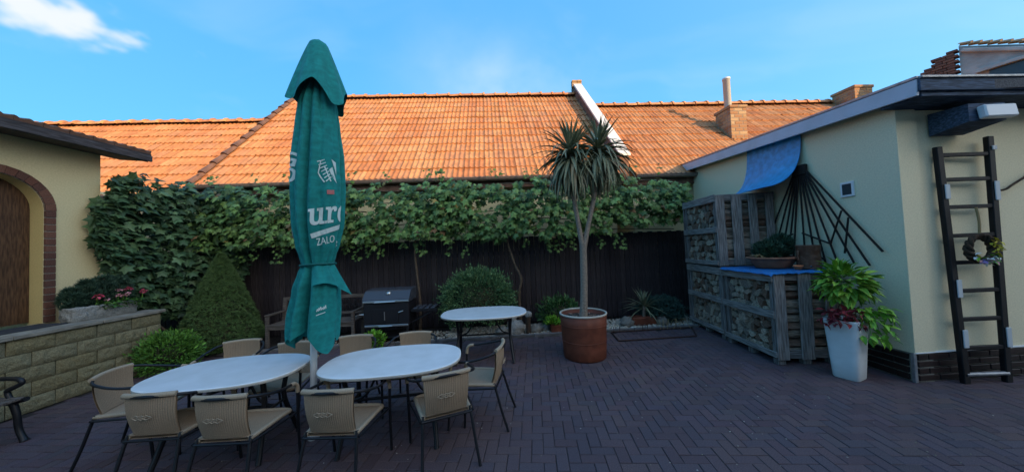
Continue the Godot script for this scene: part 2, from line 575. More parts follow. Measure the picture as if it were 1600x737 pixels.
# ------------------------------------------------------------------ ground
func ground():
	var b := MB.new()
	b.smooth(false)
	b.quad(Vector3(-300, -0.06, -300), Vector3(300, -0.06, -300), Vector3(300, -0.06, 300), Vector3(-300, -0.06, 300))
	struct("ground", b.done(), M.earth)
	var f := MB.new()
	f.cbox(Vector3(1.0, -0.029, -2.15), Vector3(18.0, 0.040, 8.3), 0.0)
	var floor_o := struct("paving", f.done(), M.joint)
	# herringbone of clinker pavers
	var pm := MB.new()
	pm.smooth(false)
	var hx := 0.0975
	var hz := 0.0475
	var t0 := [Vector3(-hx + .004, 0, -hz + .004), Vector3(hx - .004, 0, -hz + .004), Vector3(hx - .004, 0, hz - .004), Vector3(-hx + .004, 0, hz - .004)]
	var t1 := [Vector3(-hx, -.004, -hz), Vector3(hx, -.004, -hz), Vector3(hx, -.004, hz), Vector3(-hx, -.004, hz)]
	pm.oquad(t0[0], t0[1], t0[2], t0[3], Vector3(0, -.05, 0))
	for k in 4:
		var k2: int = (k + 1) % 4
		pm.oquad(t0[k], t0[k2], t1[k2], t1[k], Vector3(0, -.05, 0))
		pm.oquad(t1[k], t1[k2], t1[k2] + Vector3(0, -.02, 0), t1[k] + Vector3(0, -.02, 0), Vector3(0, -.02, 0))
	var paver := pm.done()
	var all := []
	var yaw := deg_to_rad(-4.0)
	var pn := FastNoiseLite.new()
	pn.seed = 6; pn.frequency = 0.9; pn.fractal_octaves = 3
	var tone := [Color(0.132, 0.096, 0.107), Color(0.142, 0.092, 0.098), Color(0.152, 0.108, 0.117), Color(0.165, 0.108, 0.112), Color(0.180, 0.117, 0.114)]
	var order := [4, 1, 3, 0, 2]
	var rot := Basis(Vector3.UP, yaw)
	for i in range(-105, 112):
		for j in range(-85, 40):
			var k: int = posmod(i + j, 4)
			if k == 1 or k == 3: continue
			var c := Vector3(i * 0.1 + 0.05, 0, j * 0.1 + 0.05) + (Vector3(0.05, 0, 0) if k == 0 else Vector3(0, 0, 0.05))
			c = rot * c
			if c.x < -5.85 or c.x > 9.3 or c.z > 1.6 or c.z < -6.05 - c.x * 0.06 or (c.x > 4.6 and c.z < -3.72) : continue
			var turn := yaw + (0.0 if k == 0 else PI * 0.5)
			var xf := Transform3D(Basis(Vector3.UP, turn + rr(-.012, .012)) * Basis(Vector3.RIGHT, rr(-.008, .008)) * Basis(Vector3.BACK, rr(-.006, .006)), c + Vector3(rr(-.001, .001), rr(-.0025, .0015), rr(-.001, .001)))
			var x_img := c.x / maxf(-c.z, 0.01)
			var in_view: bool = c.z < -1.9 and absf(x_img) < 1.62
			all.append([c.distance_to(EYE) + (0.0 if in_view else 1000.0), xf])
	all.sort_custom(func(p, q): return p[0] < q[0])
	var xfs := []
	var cols := []
	for i in all.size():
		if i < 300: part("paver", paver, M["paver%d" % order[pick_tone(pn, all[i][1].origin)]], floor_o, all[i][1])
		else:
			xfs.append(all[i][1])
			cols.append(lerpc([tone[pick_tone(pn, all[i][1].origin)]], 0.06))
	copies("far_pavers", paver, M.paver_mm, floor_o, xfs, cols)
	# planting bed along the fence
	var bed := MB.new()
	bed.smooth(false)
	bed.extrude(PackedVector2Array([Vector2(-8.6, -6.0), Vector2(5.0, -6.42), Vector2(5.0, -8.2), Vector2(-8.6, -7.6)]), 0.04, Transform3D(Basis(Vector3(1, 0, 0), Vector3(0, 0, 1), Vector3(0, -1, 0)), Vector3(0, -0.055, 0)))
	struct("planting_bed", bed.done(), M.soil)
	var kb := MB.new()
	for k in 14:
		var x0 := -5.6 + k * 0.66
		kb.cbox(Vector3(x0 + 0.33, 0.0, -6.10 - (x0 + 0.33) * 0.055), Vector3(0.65, 0.10, 0.06), 0.008, Basis(Vector3.UP, 0.055))
	struct("bed_edging", kb.done(), M.kerb)
	# pale pebbles
	var nz := FastNoiseLite.new()
	nz.frequency = 0.02
	var pb := MB.new()
	pb.rock(Vector3.ZERO, Vector3(1, 0.65, 0.8), nz, 0.35, 5, 7)
	var pebble := pb.done()
	xfs = []; cols = []
	for k in 6500:
		var x := rr(-1.4, 3.9)
		var z := rr(-7.05, -6.14) - x * 0.055
		if k > 5600: x = rr(-4.6, -1.4); z = rr(-6.9, -6.1) - x * 0.055
		var s := rr(0.012, 0.034)
		xfs.append(Transform3D(Basis(Vector3.UP, rr(0, TAU)).scaled_local(Vector3(s, s, s)), Vector3(x, -0.016 + rr(0, 0.03), z)))
		cols.append(lerpc([Color(0.40, 0.36, 0.29), Color(0.50, 0.46, 0.38), Color(0.33, 0.29, 0.23), Color(0.44, 0.38, 0.29)], 0.2))
	var g := copies("gravel", pebble, M.pebble, self, xfs, cols)
	tag(g, "pale pebbles spread along the foot of the dark fence", "gravel")
	# a few crumbs on the paving
	xfs = []; cols = []
	for k in 260:
		var s := rr(0.003, 0.008)
		var p := Vector3(rr(-3.5, 5.0), 0.002, rr(-4.6, -1.8))
		if p.x > 3.4 and p.z < -3.6: continue
		xfs.append(Transform3D(Basis(Vector3.UP, rr(0, TAU)).scaled_local(Vector3(s, s * .6, s)), p))
		cols.append(lerpc([Color(0.45, 0.40, 0.33), Color(0.30, 0.26, 0.2), Color(0.22, 0.2, 0.12)], 0.2))
	var cr := copies("grit", pebble, M.pebble, self, xfs, cols)
	tag(cr, "scattered crumbs of grit on the dark paving", "grit")


func pick_tone(pn: FastNoiseLite, p: Vector3) -> int:      # worn and stained patches run across the paving
	return clampi(int(round(2.0 + pn.get_noise_2d(p.x, p.z) * 3.6 + rr(-1.3, 1.3))), 0, 4)


# ------------------------------------------------------------------ barns
func roof_tile() -> ArrayMesh:     # x across, z down the slope (lower end at z = 0), y away from the roof
	var b := MB.new()
	b.smooth(true)
	var n := 12
	var w := 0.246
	var l := 0.47
	var top := []
	for i in n + 1:
		var t := float(i) / n
		var h := 0.026 * pow(absf(cos(PI * 2.0 * (t - 0.02))), 3.0)
		top.append(Vector2((t - 0.5) * w, h))
	for i in n:
		var a: Vector2 = top[i]
		var c: Vector2 = top[i + 1]
		b.quad(Vector3(a.x, a.y + 0.034, 0), Vector3(a.x, a.y, -l), Vector3(c.x, c.y, -l), Vector3(c.x, c.y + 0.034, 0))
	b.smooth(false)
	for i in n:
		var a: Vector2 = top[i]
		var c: Vector2 = top[i + 1]
		b.quad(Vector3(a.x, a.y + 0.034, 0), Vector3(c.x, c.y + 0.034, 0), Vector3(c.x, -0.004, 0), Vector3(a.x, -0.004, 0))
	return b.done()


func brick_stack(root: Node, w: float, d: float, y0: float, y1: float, ch: float, mats: Array, at: Vector3, core: Material):
	# courses of bricks round a mortar core
	part("mortar", boxmesh(Vector3(w - 0.016, y1 - y0 - 0.004, d - 0.016), 0.002), core, root, Transform3D(Basis(), at + Vector3(0, (y0 + y1) * 0.5, 0)))
	var n := int(round((y1 - y0) / ch))
	var bh := (y1 - y0) / n
	var full := {}
	for r in n:
		var y := y0 + (r + 0.5) * bh
		for side in 4:
			var lng: float = w if side % 2 == 0 else d - 0.22
			var cnt := maxi(1, int(round(lng / 0.25)))
			var offs: float = 0.5 if r % 2 else 0.0
			var step := lng / cnt
			var k := -offs
			while k < cnt:
				var a := maxf(k, 0.0) * step
				var e := minf(k + 1.0, cnt) * step
				k += 1.0
				if e - a < 0.04: continue
				var key := "%.3f" % (e - a)
				if not full.has(key): full[key] = boxmesh(Vector3(e - a - 0.012, bh - 0.012, 0.11), 0.007)
				var x := (a + e) * 0.5 - lng * 0.5
				var out := (d if side % 2 == 0 else w) * 0.5 - 0.055 + rr(-0.003, 0.003)
				var bs := Basis(Vector3.UP, side * PI * 0.5)
				part("brick", full[key], mats[rng.randi() % mats.size()], root, Transform3D(bs, at + Vector3(0, y, 0) + bs * Vector3(x, 0, out)))


func barn_section(called: String, label: String, u0: float, u1: float, eave: float, front: float, ridge: float, rows: int, single: Callable) -> Node3D:
	# local x runs along the barn, local z out of its front wall (wall plane at z = 0)
	var bs := Basis(Vector3.UP, TURN)
	var uc := (u0 + u1) * 0.5
	var t := thing(called, label, "building", bs * Vector3(uc, 0, -7.62), TURN)
	var w := u1 - u0
	var fz := front
	var rise := ridge - eave
	var rz := fz - rise
	part("wall", boxmesh(Vector3(w - 0.1, eave + 0.1, 0.4), 0.0), M.cream, t, Transform3D(Basis(), Vector3(0, (eave + 0.1) * 0.5, -0.2)))
	for sx in [-w * 0.5 + 0.06, w * 0.5 - 0.36]:
		var gb := MB.new()
		gb.extrude(PackedVector2Array([Vector2(-0.41, 0), Vector2(2 * rz - fz + 0.4, 0), Vector2(2 * rz - fz + 0.2, eave - 0.1), Vector2(rz, ridge - 0.16), Vector2(-0.41, eave - 0.10)]), 0.3, Transform3D(Basis(Vector3(0, 0, 1), Vector3(0, 1, 0), Vector3(-1, 0, 0)), Vector3(sx, 0, 0)))
		part("gable", gb.done(), M.cream, t)
	var rb := MB.new()
	rb.extrude(PackedVector2Array([Vector2(fz, eave), Vector2(rz, ridge), Vector2(2 * rz - fz, eave), Vector2(2 * rz - fz, eave - 0.10), Vector2(rz, ridge - 0.12), Vector2(fz, eave - 0.08)]), w, Transform3D(Basis(Vector3(0, 0, 1), Vector3(0, 1, 0), Vector3(-1, 0, 0)), Vector3(-w * 0.5, 0, 0)))
	var roof := part("roof", rb.done(), M.old_tile, t)
	var tile := roof_tile()
	var cols_n := int(w / 0.246)
	var slope := rise * sqrt(2.0)
	var step := slope / rows
	var down := Vector3(0, -1, 1).normalized()
	var nrm := Vector3(0, 1, 1).normalized()
	var xfs := []
	var cols := []
	var singles := 0
	var rn0 := FastNoiseLite.new()
	rn0.seed = int(u0 * 10.0) + 200; rn0.frequency = 0.35; rn0.fractal_octaves = 3
	var pal := [Color(0.52, 0.215, 0.085), Color(0.55, 0.26, 0.12), Color(0.56, 0.245, 0.095), Color(0.60, 0.275, 0.110), Color(0.62, 0.31, 0.135)]
	var pick := [2, 4, 0, 1, 3]
	for r in rows:
		for c in cols_n:
			var p := Vector3(-w * 0.5 + (c + 0.5) * w / cols_n, eave, fz) - down * (r * step - 0.05) + nrm * 0.008
			var basis := Basis(Vector3.RIGHT, nrm, down) * Basis(Vector3.UP, rr(-.018, .018)) * Basis(Vector3.RIGHT, rr(-.012, .012))
			basis = basis.scaled_local(Vector3(w / cols_n / 0.246 * 0.985, 1, step / 0.43))
			p += down * (rr(-.012, .012) + 0.025 * rn0.get_noise_2d(p.x * 1.4, r * 2.0)) + nrm * (0.022 * rn0.get_noise_2d(p.x * 0.7 + 50.0, r * 0.5))
			if rng.randf() < 0.012: p += down * rr(0.02, 0.06)
			var tn := clampi(int(round(2.0 + 3.4 * rn0.get_noise_2d(p.x * 2.2 + 9.0, r * 0.55) + rr(-1.2, 1.2))), 0, 4)
			var xf := Transform3D(basis, p)
			if singles < 300 and single.call(r, c):
				singles += 1
				part("tile", tile, M["tile%d" % pick[tn]], roof, xf)
			else:
				xfs.append(xf)
				cols.append(lerpc([pal[tn]], 0.05))
	if xfs.size(): copies("upper_tiles", tile, M.tile_mm, roof, xfs, cols)
	# ridge tiles
	var rt := MB.new()
	rt.smooth(true)
	var prof := []
	for k in 9:
		var a := PI * k / 8.0
		prof.append(Vector2(cos(a) * 0.13, sin(a) * 0.11))
	for k in 8:
		rt.quad(Vector3(-0.21, prof[k].y * 1.0, prof[k].x), Vector3(0.17, prof[k].y * 1.12, prof[k].x * 1.12), Vector3(0.17, prof[k + 1].y * 1.12, prof[k + 1].x * 1.12), Vector3(-0.21, prof[k + 1].y, prof[k + 1].x))
		rt.quad(Vector3(0.17, prof[k].y * 1.35, prof[k].x * 1.3), Vector3(0.23, prof[k].y * 1.35, prof[k].x * 1.3), Vector3(0.23, prof[k + 1].y * 1.35, prof[k + 1].x * 1.3), Vector3(0.17, prof[k + 1].y * 1.35, prof[k + 1].x * 1.3))
		rt.quad(Vector3(0.23, prof[k].y * 1.35, prof[k].x * 1.3), Vector3(0.23, 0, 0), Vector3(0.23, 0, 0), Vector3(0.23, prof[k + 1].y * 1.35, prof[k + 1].x * 1.3))
		rt.quad(Vector3(0.17, prof[k].y * 1.35, prof[k].x * 1.3), Vector3(0.17, prof[k].y * 1.1, prof[k].x * 1.1), Vector3(0.17, prof[k + 1].y * 1.1, prof[k + 1].x * 1.1), Vector3(0.17, prof[k + 1].y * 1.35, prof[k + 1].x * 1.3))
	var rmesh := rt.done()
	var rn := int(w / 0.40)
	for k in rn:
		part("ridge_tile", rmesh, M["tile%d" % (rng.randi() % 5)], roof, Transform3D(Basis(Vector3.UP, rr(-.02, .02)) * Basis(Vector3.BACK, rr(-.02, .02)), Vector3(-w * 0.5 + (k + 0.5) * w / rn, ridge + 0.03 + rr(-.008, .008), rz)))
	# half-round gutter
	var gt := MB.new()
	gt.smooth(true)
	for k in 8:
		var a := PI + PI * k / 8.0
		var e := PI + PI * (k + 1) / 8.0
		var gz := fz + 0.06
		var gy := eave - 0.02
		for rad in [0.075, 0.070]:
			gt.quad(Vector3(-w * 0.5, gy + sin(a) * rad, gz + cos(a) * rad), Vector3(w * 0.5, gy + sin(a) * rad, gz + cos(a) * rad), Vector3(w * 0.5, gy + sin(e) * rad, gz + cos(e) * rad), Vector3(-w * 0.5, gy + sin(e) * rad, gz + cos(e) * rad))
	gt.tube([Vector3(-w * 0.5, eave - 0.02, fz + 0.135), Vector3(w * 0.5, eave - 0.02, fz + 0.135)], 0.010, 6)
	part("gutter", gt.done(), M.gutter, t)
	part("eave_board", boxmesh(Vector3(w - 0.02, 0.16, 0.03), 0.003), M.old_tile, t, Transform3D(Basis(), Vector3(0, eave - 0.16, fz - 0.06)))
	return t


func barns():
	var mid := barn_section("tiled_barn", "long cream barn with the tallest sunlit orange tile roof, behind the parasol", -6.65, 3.15, 3.40, 0.27, 7.08, 12, func(r, _c): return r < 8)
	var right := barn_section("tiled_outbuilding", "barn section with chimney and sunlit orange tiles, right of the palm", 3.5, 15.0, 3.36, 0.25, 6.36, 10, func(r, c): return r > 1 and c < 36)
	barn_section("tiled_outbuilding", "low orange tiled barn section at far left beyond the arched house", -15.5, -6.70, 3.28, -0.02, 6.04, 9, func(_r, _c): return true)
	# verge tiles along the tall roof's left edge
	var vt := MB.new()
	vt.smooth(true)
	for k in 6:
		var a := PI * k / 6.0
		var e := PI * (k + 1) / 6.0
		vt.quad(Vector3(cos(a) * .085, sin(a) * .07 + .03, 0.0), Vector3(cos(e) * .085, sin(e) * .07 + .03, 0.0), Vector3(cos(e) * .07, sin(e) * .055, -.45), Vector3(cos(a) * .07, sin(a) * .055, -.45))
		vt.tri(Vector3(0, 0, 0), Vector3(cos(a) * .085, sin(a) * .07 + .03, 0.0), Vector3(cos(e) * .085, sin(e) * .07 + .03, 0.0))
	var vm := vt.done()
	var dn := Vector3(0, -1, 1).normalized()
	var nr := Vector3(0, 1, 1).normalized()
	for k in 12:
		part("verge_tile", vm, M.old_tile, mid, Transform3D(Basis(Vector3.RIGHT, nr, dn) * Basis(Vector3.UP, rr(-.02, .02)), Vector3(-4.90, 3.40, 0.27) - dn * (k * 0.434 - 0.03) + nr * 0.04))
	part("verge_board", boxmesh(Vector3(0.03, 0.22, 5.2), 0.004), M.old_tile, mid, Transform3D(Basis(Vector3.RIGHT, nr, dn), Vector3(-4.93, 3.40, 0.27) - dn * 2.6 - nr * 0.08))
	# parapet wall between the two roofs, with a metal cap and a brick head
	var fw := part("parapet", null, null, mid)
	var x0 := 4.9
	var pm := MB.new()
	var xf := Transform3D(Basis(Vector3(0, 0, 1), Vector3(0, 1, 0), Vector3(-1, 0, 0)), Vector3(x0 + 0.02, 0, 0))
	pm.extrude(PackedVector2Array([Vector2(0.25, 3.2), Vector2(0.25, 3.85), Vector2(-3.42, 7.52), Vector2(-3.75, 7.52), Vector2(-3.75, 3.2)]), 0.22, xf.translated(Vector3(-0.02, 0, 0)))
	fw.mesh = pm.done()
	fw.material_override = M.old_tile
	var cp := MB.new()
	cp.extrude(PackedVector2Array([Vector2(0.32, 3.79), Vector2(0.32, 3.84), Vector2(-3.30, 7.46), Vector2(-3.34, 7.42)]), 0.28, xf.translated(Vector3(-0.05, 0.04, 0)))
	part("metal_cap", cp.done(), M.cap_metal, fw)
	for k in 3:
		for j in 2:
			part("brick", boxmesh(Vector3(0.17, 0.075, 0.16), 0.006), M["chimney_brick%d" % rng.randi_range(0, 2)], fw, Transform3D(Basis(), Vector3(x0 + 0.04 + j * 0.18, 7.50 + k * 0.085, -3.50 + rr(-.01, .01))))
	# chimney with a flue pipe
	var uc := 9.25
	var holder := Node3D.new()
	holder.name = "chimney"
	right.add_child(holder, true)
	holder.position = Vector3(7.21 - uc, 0, -1.18)
	brick_stack(holder, 0.50, 0.60, 4.3, 5.48, 0.098, [M.chimney_brick0, M.chimney_brick1, M.chimney_brick2], Vector3.ZERO, M.mortar)
	for c in [[0.56, 0.66, 5.48, 5.56]]:
		brick_stack(holder, c[0], c[1], c[2], c[3], 0.085, [M.chimney_brick0, M.chimney_brick1], Vector3.ZERO, M.mortar)
	var pipe := MB.new()
	pipe.lathe([Vector2(0.0, 5.50), Vector2(0.095, 5.50), Vector2(0.095, 6.44), Vector2(0.105, 6.44), Vector2(0.105, 6.50), Vector2(0.085, 6.50), Vector2(0.085, 6.2), Vector2(0, 6.2)], 20, Vector3.ZERO, false)
	part("flue_pipe", pipe.done(), M.cap_metal, holder, Transform3D(Basis(), Vector3(-0.06, 0, 0)))
	var h2 := Node3D.new()
	h2.name = "chimney"
	right.add_child(h2, true)
	h2.position = Vector3(12.6 - uc, 0, -2.33)
	brick_stack(h2, 0.66, 0.7, 5.2, 6.58, 0.095, [M.chimney_brick0, M.chimney_brick1], Vector3.ZERO, M.mortar)
	brick_stack(h2, 0.72, 0.76, 6.58, 6.67, 0.09, [M.chimney_brick0, M.chimney_brick1], Vector3.ZERO, M.mortar)


# ------------------------------------------------------------------ shed
func shed():
	var t := thing("shed", "cream flat-roofed shed with dark brick plinth and blue-grey fascia, right side", "shed", Vector3(4.56, 0, -3.66), 0.0)
	# local: corner at the origin, side wall runs to -z, front wall runs to +x
	var D := 4.1
	var fr := Transform3D(Basis(Vector3.UP, 0.058), Vector3.ZERO)     # the front wall stands a little off square
	var Wd := 4.6
	var b := MB.new()
	b.extrude(PackedVector2Array([Vector2(0, 0.33), Vector2(-D, 0.33), Vector2(-D, 3.49), Vector2(0, 3.245)]), 0.25, Transform3D(Basis(Vector3(0, 0, 1), Vector3(0, 1, 0), Vector3(-1, 0, 0)), Vector3(0, 0, 0)).translated(Vector3(0, 0, 0)))
	part("side_wall", b.done(), M.shed_wall, t)
	part("front_wall", boxmesh(Vector3(Wd, 2.83, 0.25), 0.0), M.shed_wall, t, fr * Transform3D(Basis(), Vector3(0.255 + Wd * 0.5, 0.33 + 1.415, -0.127)))
	part("corner_strip", boxmesh(Vector3(0.256, 2.83, 0.02), 0.0), M.shed_wall, t, fr * Transform3D(Basis(), Vector3(0.128, 0.33 + 1.415, 0.0105)))
	part("back_wall", boxmesh(Vector3(Wd, 3.25, 0.2), 0.0), M.shed_wall, t, Transform3D(Basis(), Vector3(0.3 + Wd * 0.5, 1.63, -D + 0.11)))
	part("end_wall", boxmesh(Vector3(0.2, 3.1, D - 0.4), 0.0), M.shed_wall, t, Transform3D(Basis(), Vector3(Wd + 0.15, 1.55, -D * 0.5)))
	# plinth of dark facing bricks
	var base := part("plinth", boxmesh(Vector3(0.22, 0.325, D), 0.0), M.pale_mortar, t, Transform3D(Basis(), Vector3(0.115, 0.1625, -D * 0.5)))
	part("plinth_front", boxmesh(Vector3(Wd, 0.325, 0.22), 0.0), M.pale_mortar, t, fr * Transform3D(Basis(), Vector3(0.226 + Wd * 0.5, 0.1625, -0.115)))
	var bm := boxmesh(Vector3(0.245, 0.062, 0.03), 0.004)
	var hm := boxmesh(Vector3(0.118, 0.062, 0.03), 0.004)
	for r in 4:
		var y := 0.048 + r * 0.078
		var x := 0.04
		var first := true
		while x < 3.6:
			var half: bool = first and r % 2 == 1
			first = false
			var l := 0.118 if half else 0.245
			part("brick", hm if half else bm, M["plinth%d" % (rng.randi() % 2)], t, fr * Transform3D(Basis(), Vector3(x + l * 0.5, y, 0.004 + rr(0, .002))))
			x += l + 0.012
		var z := -0.04
		first = true
		while z > -2.2:
			var half: bool = first and r % 2 == 0
			first = false
			var l := 0.118 if half else 0.245
			part("brick", hm if half else bm, M["plinth%d" % (rng.randi() % 2)], t, Transform3D(Basis(Vector3.UP, PI * 0.5), Vector3(-0.004 - rr(0, .002), y, z - l * 0.5)))
			z -= l + 0.012
	part("corner_trim", boxmesh(Vector3(0.035, 0.335, 0.035), 0.004), M.zinc, t, Transform3D(Basis(), Vector3(-0.004, 0.168, 0.008)))
	part("plinth_ledge", boxmesh(Vector3(Wd, 0.014, 0.03), 0.002), M.white_paint, t, fr * Transform3D(Basis(), Vector3(0.01 + Wd * 0.5, 0.334, 0.012)))
	# roof: slab, fascia boards, soffit
	var rb := MB.new()
	rb.extrude(PackedVector2Array([Vector2(0.34, 3.33), Vector2(-D - 0.1, 3.60), Vector2(-D - 0.1, 3.50), Vector2(0.34, 3.23)]), Wd + 0.6, Transform3D(Basis(Vector3(0, 0, 1), Vector3(0, 1, 0), Vector3(-1, 0, 0)), Vector3(-0.14, 0, 0)))
	part("roof", rb.done(), M.roof_felt, t)
	var ang := atan2(0.27, D + 0.44)
	part("fascia", boxmesh(Vector3(0.035, 0.175, D + 0.50), 0.004), M.fascia, t, Transform3D(Basis(Vector3.RIGHT, ang), Vector3(-0.165, 3.40, -D * 0.5 + 0.12)))
	part("fascia_cap", boxmesh(Vector3(0.07, 0.03, D + 0.52), 0.004), M.zinc, t, Transform3D(Basis(Vector3.RIGHT, ang), Vector3(-0.155, 3.505, -D * 0.5 + 0.12)))
	part("fascia", boxmesh(Vector3(Wd + 0.7, 0.13, 0.03), 0.004), M.soffit, t, fr * Transform3D(Basis(), Vector3(Wd * 0.5 + 0.16, 3.285, 0.365)))
	part("drip_edge", boxmesh(Vector3(Wd + 0.7, 0.025, 0.06), 0.004), M.zinc, t, fr * Transform3D(Basis(), Vector3(Wd * 0.5 + 0.16, 3.362, 0.37)))
	part("soffit", boxmesh(Vector3(Wd + 0.6, 0.05, 0.36), 0.003), M.soffit, t, fr * Transform3D(Basis(), Vector3(Wd * 0.5 + 0.16, 3.195, 0.17)))
	# a little window in the side wall
	var win := part("window", boxmesh(Vector3(0.02, 0.20, 0.17), 0.003), M.white_paint, t, Transform3D(Basis(), Vector3(-0.010, 2.33, -0.55)))
	part("pane", boxmesh(Vector3(0.012, 0.145, 0.115), 0.0), M.window_dark, win, Transform3D(Basis(), Vector3(-0.006, 0, 0)))
	# eave light: a dark wedge bracket with a pale box
	var l := thing("wall_light", "pale box light on a dark bracket under the shed eave", "light", Vector3(5.06, 2.78, -3.67))
	var wd := MB.new()
	wd.extrude(PackedVector2Array([Vector2(0, 0.06), Vector2(0.33, 0.11), Vector2(0.33, 0.30), Vector2(0, 0.32)]), 0.40, Transform3D(Basis(Vector3(0, 0, 1), Vector3(0, 1, 0), Vector3(-1, 0, 0)), Vector3(-0.08, 0, 0.0)))
	part("bracket", wd.done(), M.soffit, l)
	part("housing", boxmesh(Vector3(0.34, 0.14, 0.07), 0.012), M.lamp_box, l, Transform3D(Basis(Vector3.RIGHT, -0.12), Vector3(0.16, 0.19, 0.375)))
	# bent stick fixed to the wall at the picture's edge
	var s := part("wall_stick", tubemesh(curve([Vector3(5.78, 2.17, -3.70), Vector3(5.84, 2.18, -3.68), Vector3(5.95, 2.24, -3.685), Vector3(6.4, 2.46, -3.72)], 5), 0.012, 7), M.twig, self)
	tag(s, "thin bent stick hung on the cream wall right of the ladder", "stick")


# ------------------------------------------------------------------ house on the left
func left_house():
	var X0 := -6.65
	var t := thing("arched_house", "cream house with brick-edged arched brown door and overhanging tiled eave, left edge", "house", Vector3(X0, 0, -5.05))
	# local x out of the wall, local z along it towards the camera (door axis at z = 1.07)
	var zc := 1.07
	var ro := 0.455
	var yb := 0.95
	var ys := 2.54
	var poly := PackedVector2Array([Vector2(0, 0), Vector2(0, 3.62), Vector2(6.5, 3.62), Vector2(6.5, 0), Vector2(zc + ro, 0), Vector2(zc + ro, ys)])
	for k in range(1, 18):
		var a := PI * k / 18.0
		poly.append(Vector2(zc + cos(a) * ro, ys + sin(a) * ro))
	poly.append(Vector2(zc - ro, ys))
	poly.append(Vector2(zc - ro, 0))
	# Transform: polygon x -> world z, depth -> -x
	var xf := Transform3D(Basis(Vector3(0, 0, 1), Vector3(0, 1, 0), Vector3(1, 0, 0)), Vector3.ZERO)
	var b := MB.new()
	b.extrude(poly, 0.30, xf)
	part("wall", b.done(), M.cream, t)
	part("end_wall", boxmesh(Vector3(5.2, 3.6, 0.28), 0.0), M.cream, t, Transform3D(Basis(), Vector3(-2.91, 1.8, 0.142)))
	part("far_wall", boxmesh(Vector3(0.3, 3.6, 6.0), 0.0), M.cream, t, Transform3D(Basis(), Vector3(-5.3, 1.8, 3.4)))
	part("near_wall", boxmesh(Vector3(5.2, 3.6, 0.28), 0.0), M.cream, t, Transform3D(Basis(), Vector3(-2.91, 1.8, 6.35)))
	# yellow reveal lining the opening
	var rv := MB.new()
	rv.smooth(true)
	var pts := [Vector2(zc - ro + 0.004, yb), Vector2(zc - ro + 0.004, ys)]
	for k in range(17, 0, -1):
		var a := PI * k / 18.0
		pts.append(Vector2(zc + cos(a) * (ro - 0.004), ys + sin(a) * (ro - 0.004)))
	pts.append(Vector2(zc + ro - 0.004, ys)); pts.append(Vector2(zc + ro - 0.004, yb))
	for k in pts.size() - 1:
		rv.quad(Vector3(-0.001, pts[k].y, pts[k].x), Vector3(-0.001, pts[k + 1].y, pts[k + 1].x), Vector3(-0.29, pts[k + 1].y, pts[k + 1].x), Vector3(-0.29, pts[k].y, pts[k].x))
	part("reveal", rv.done(), M.yellow, t)
	# door leaf
	var dp := PackedVector2Array([Vector2(zc - ro + .01, yb), Vector2(zc - ro + .01, ys)])
	for k in range(17, 0, -1):
		var a := PI * k / 18.0
		dp.append(Vector2(zc + cos(a) * (ro - .01), ys + sin(a) * (ro - .01)))
	dp.append(Vector2(zc + ro - .01, ys)); dp.append(Vector2(zc + ro - .01, yb))
	var dm := MB.new()
	dm.extrude(dp, 0.05, Transform3D(xf.basis, Vector3(-0.18, 0.02, 0)))
	var door := part("door", dm.done(), M.door, t)
	var ov := MB.new()
	ov.lathe([Vector2(0.0, 0.012), Vector2(0.075, 0.012), Vector2(0.095, 0.0)], 20)
	part("door_window", ov.done(), M.glass, door, Transform3D(Basis(Vector3(0, 0, 1), Vector3(1, 0, 0), Vector3(0, 1.4, 0)), Vector3(-0.178, ys + 0.06, zc - 0.02)))
	# brick surround
	var col := boxmesh(Vector3(0.05, 0.088, 0.105), 0.005)
	for s in [-1, 1]:
		for k in 16:
			part("brick", col, M["arch_brick%d" % (rng.randi() % 3)], t, Transform3D(Basis(), Vector3(0.004 + rr(0, .003), yb + 0.05 + k * 0.0995, zc + s * (ro + 0.056))))
		part("joint", boxmesh(Vector3(0.05, ys - yb, 0.10), 0.0), M.pale_mortar, t, Transform3D(Basis(), Vector3(-0.004, (ys + yb) * 0.5, zc + s * (ro + 0.056))))
	var vb := MB.new()
	vb.extrude(PackedVector2Array([Vector2(-0.043, 0), Vector2(0.043, 0), Vector2(0.053, 0.105), Vector2(-0.053, 0.105)]), 0.05, Transform3D(xf.basis, Vector3(0.028, 0, 0)))
	var vm := vb.done()
	for k in 16:
		var a := PI * (k + 0.5) / 16.0
		part("brick", vm, M["arch_brick%d" % (rng.randi() % 3)], t, Transform3D(Basis(Vector3.RIGHT, -(PI * 0.5 - a) * -1.0), Vector3(rr(0, .003), ys + sin(a) * (ro + 0.003), zc + cos(a) * (ro + 0.003))))
	var am := MB.new()
	am.smooth(false)
	for k in 24:
		var a := PI * k / 24.0
		var e := PI * (k + 1) / 24.0
		am.quad(Vector3(0.018, ys + sin(a) * ro, zc + cos(a) * ro), Vector3(0.018, ys + sin(e) * ro, zc + cos(e) * ro), Vector3(0.018, ys + sin(e) * (ro + .11), zc + cos(e) * (ro + .11)), Vector3(0.018, ys + sin(a) * (ro + .11), zc + cos(a) * (ro + .11)))
	part("joint", am.done(), M.pale_mortar, t)
	# roof: eave overhangs the wall, verge overhangs the corner
	var pitch := deg_to_rad(13.0)
	var rb := Basis(Vector3.BACK, -pitch)
	var roof := part("roof", boxmesh(Vector3(3.2, 0.08, 7.2), 0.0), M.left_fascia, t, Transform3D(rb, Vector3(0.46, 3.56, 3.28) + rb * Vector3(-1.6, 0, 0)))
	part("fascia", boxmesh(Vector3(0.03, 0.10, 7.2), 0.003), M.left_fascia, t, Transform3D(Basis(), Vector3(0.47, 3.52, 3.28)))
	part("soffit", boxmesh(Vector3(0.46, 0.02, 7.1), 0.0), M.left_fascia, t, Transform3D(Basis(Vector3.BACK, -0.1), Vector3(0.22, 3.50, 3.28)))
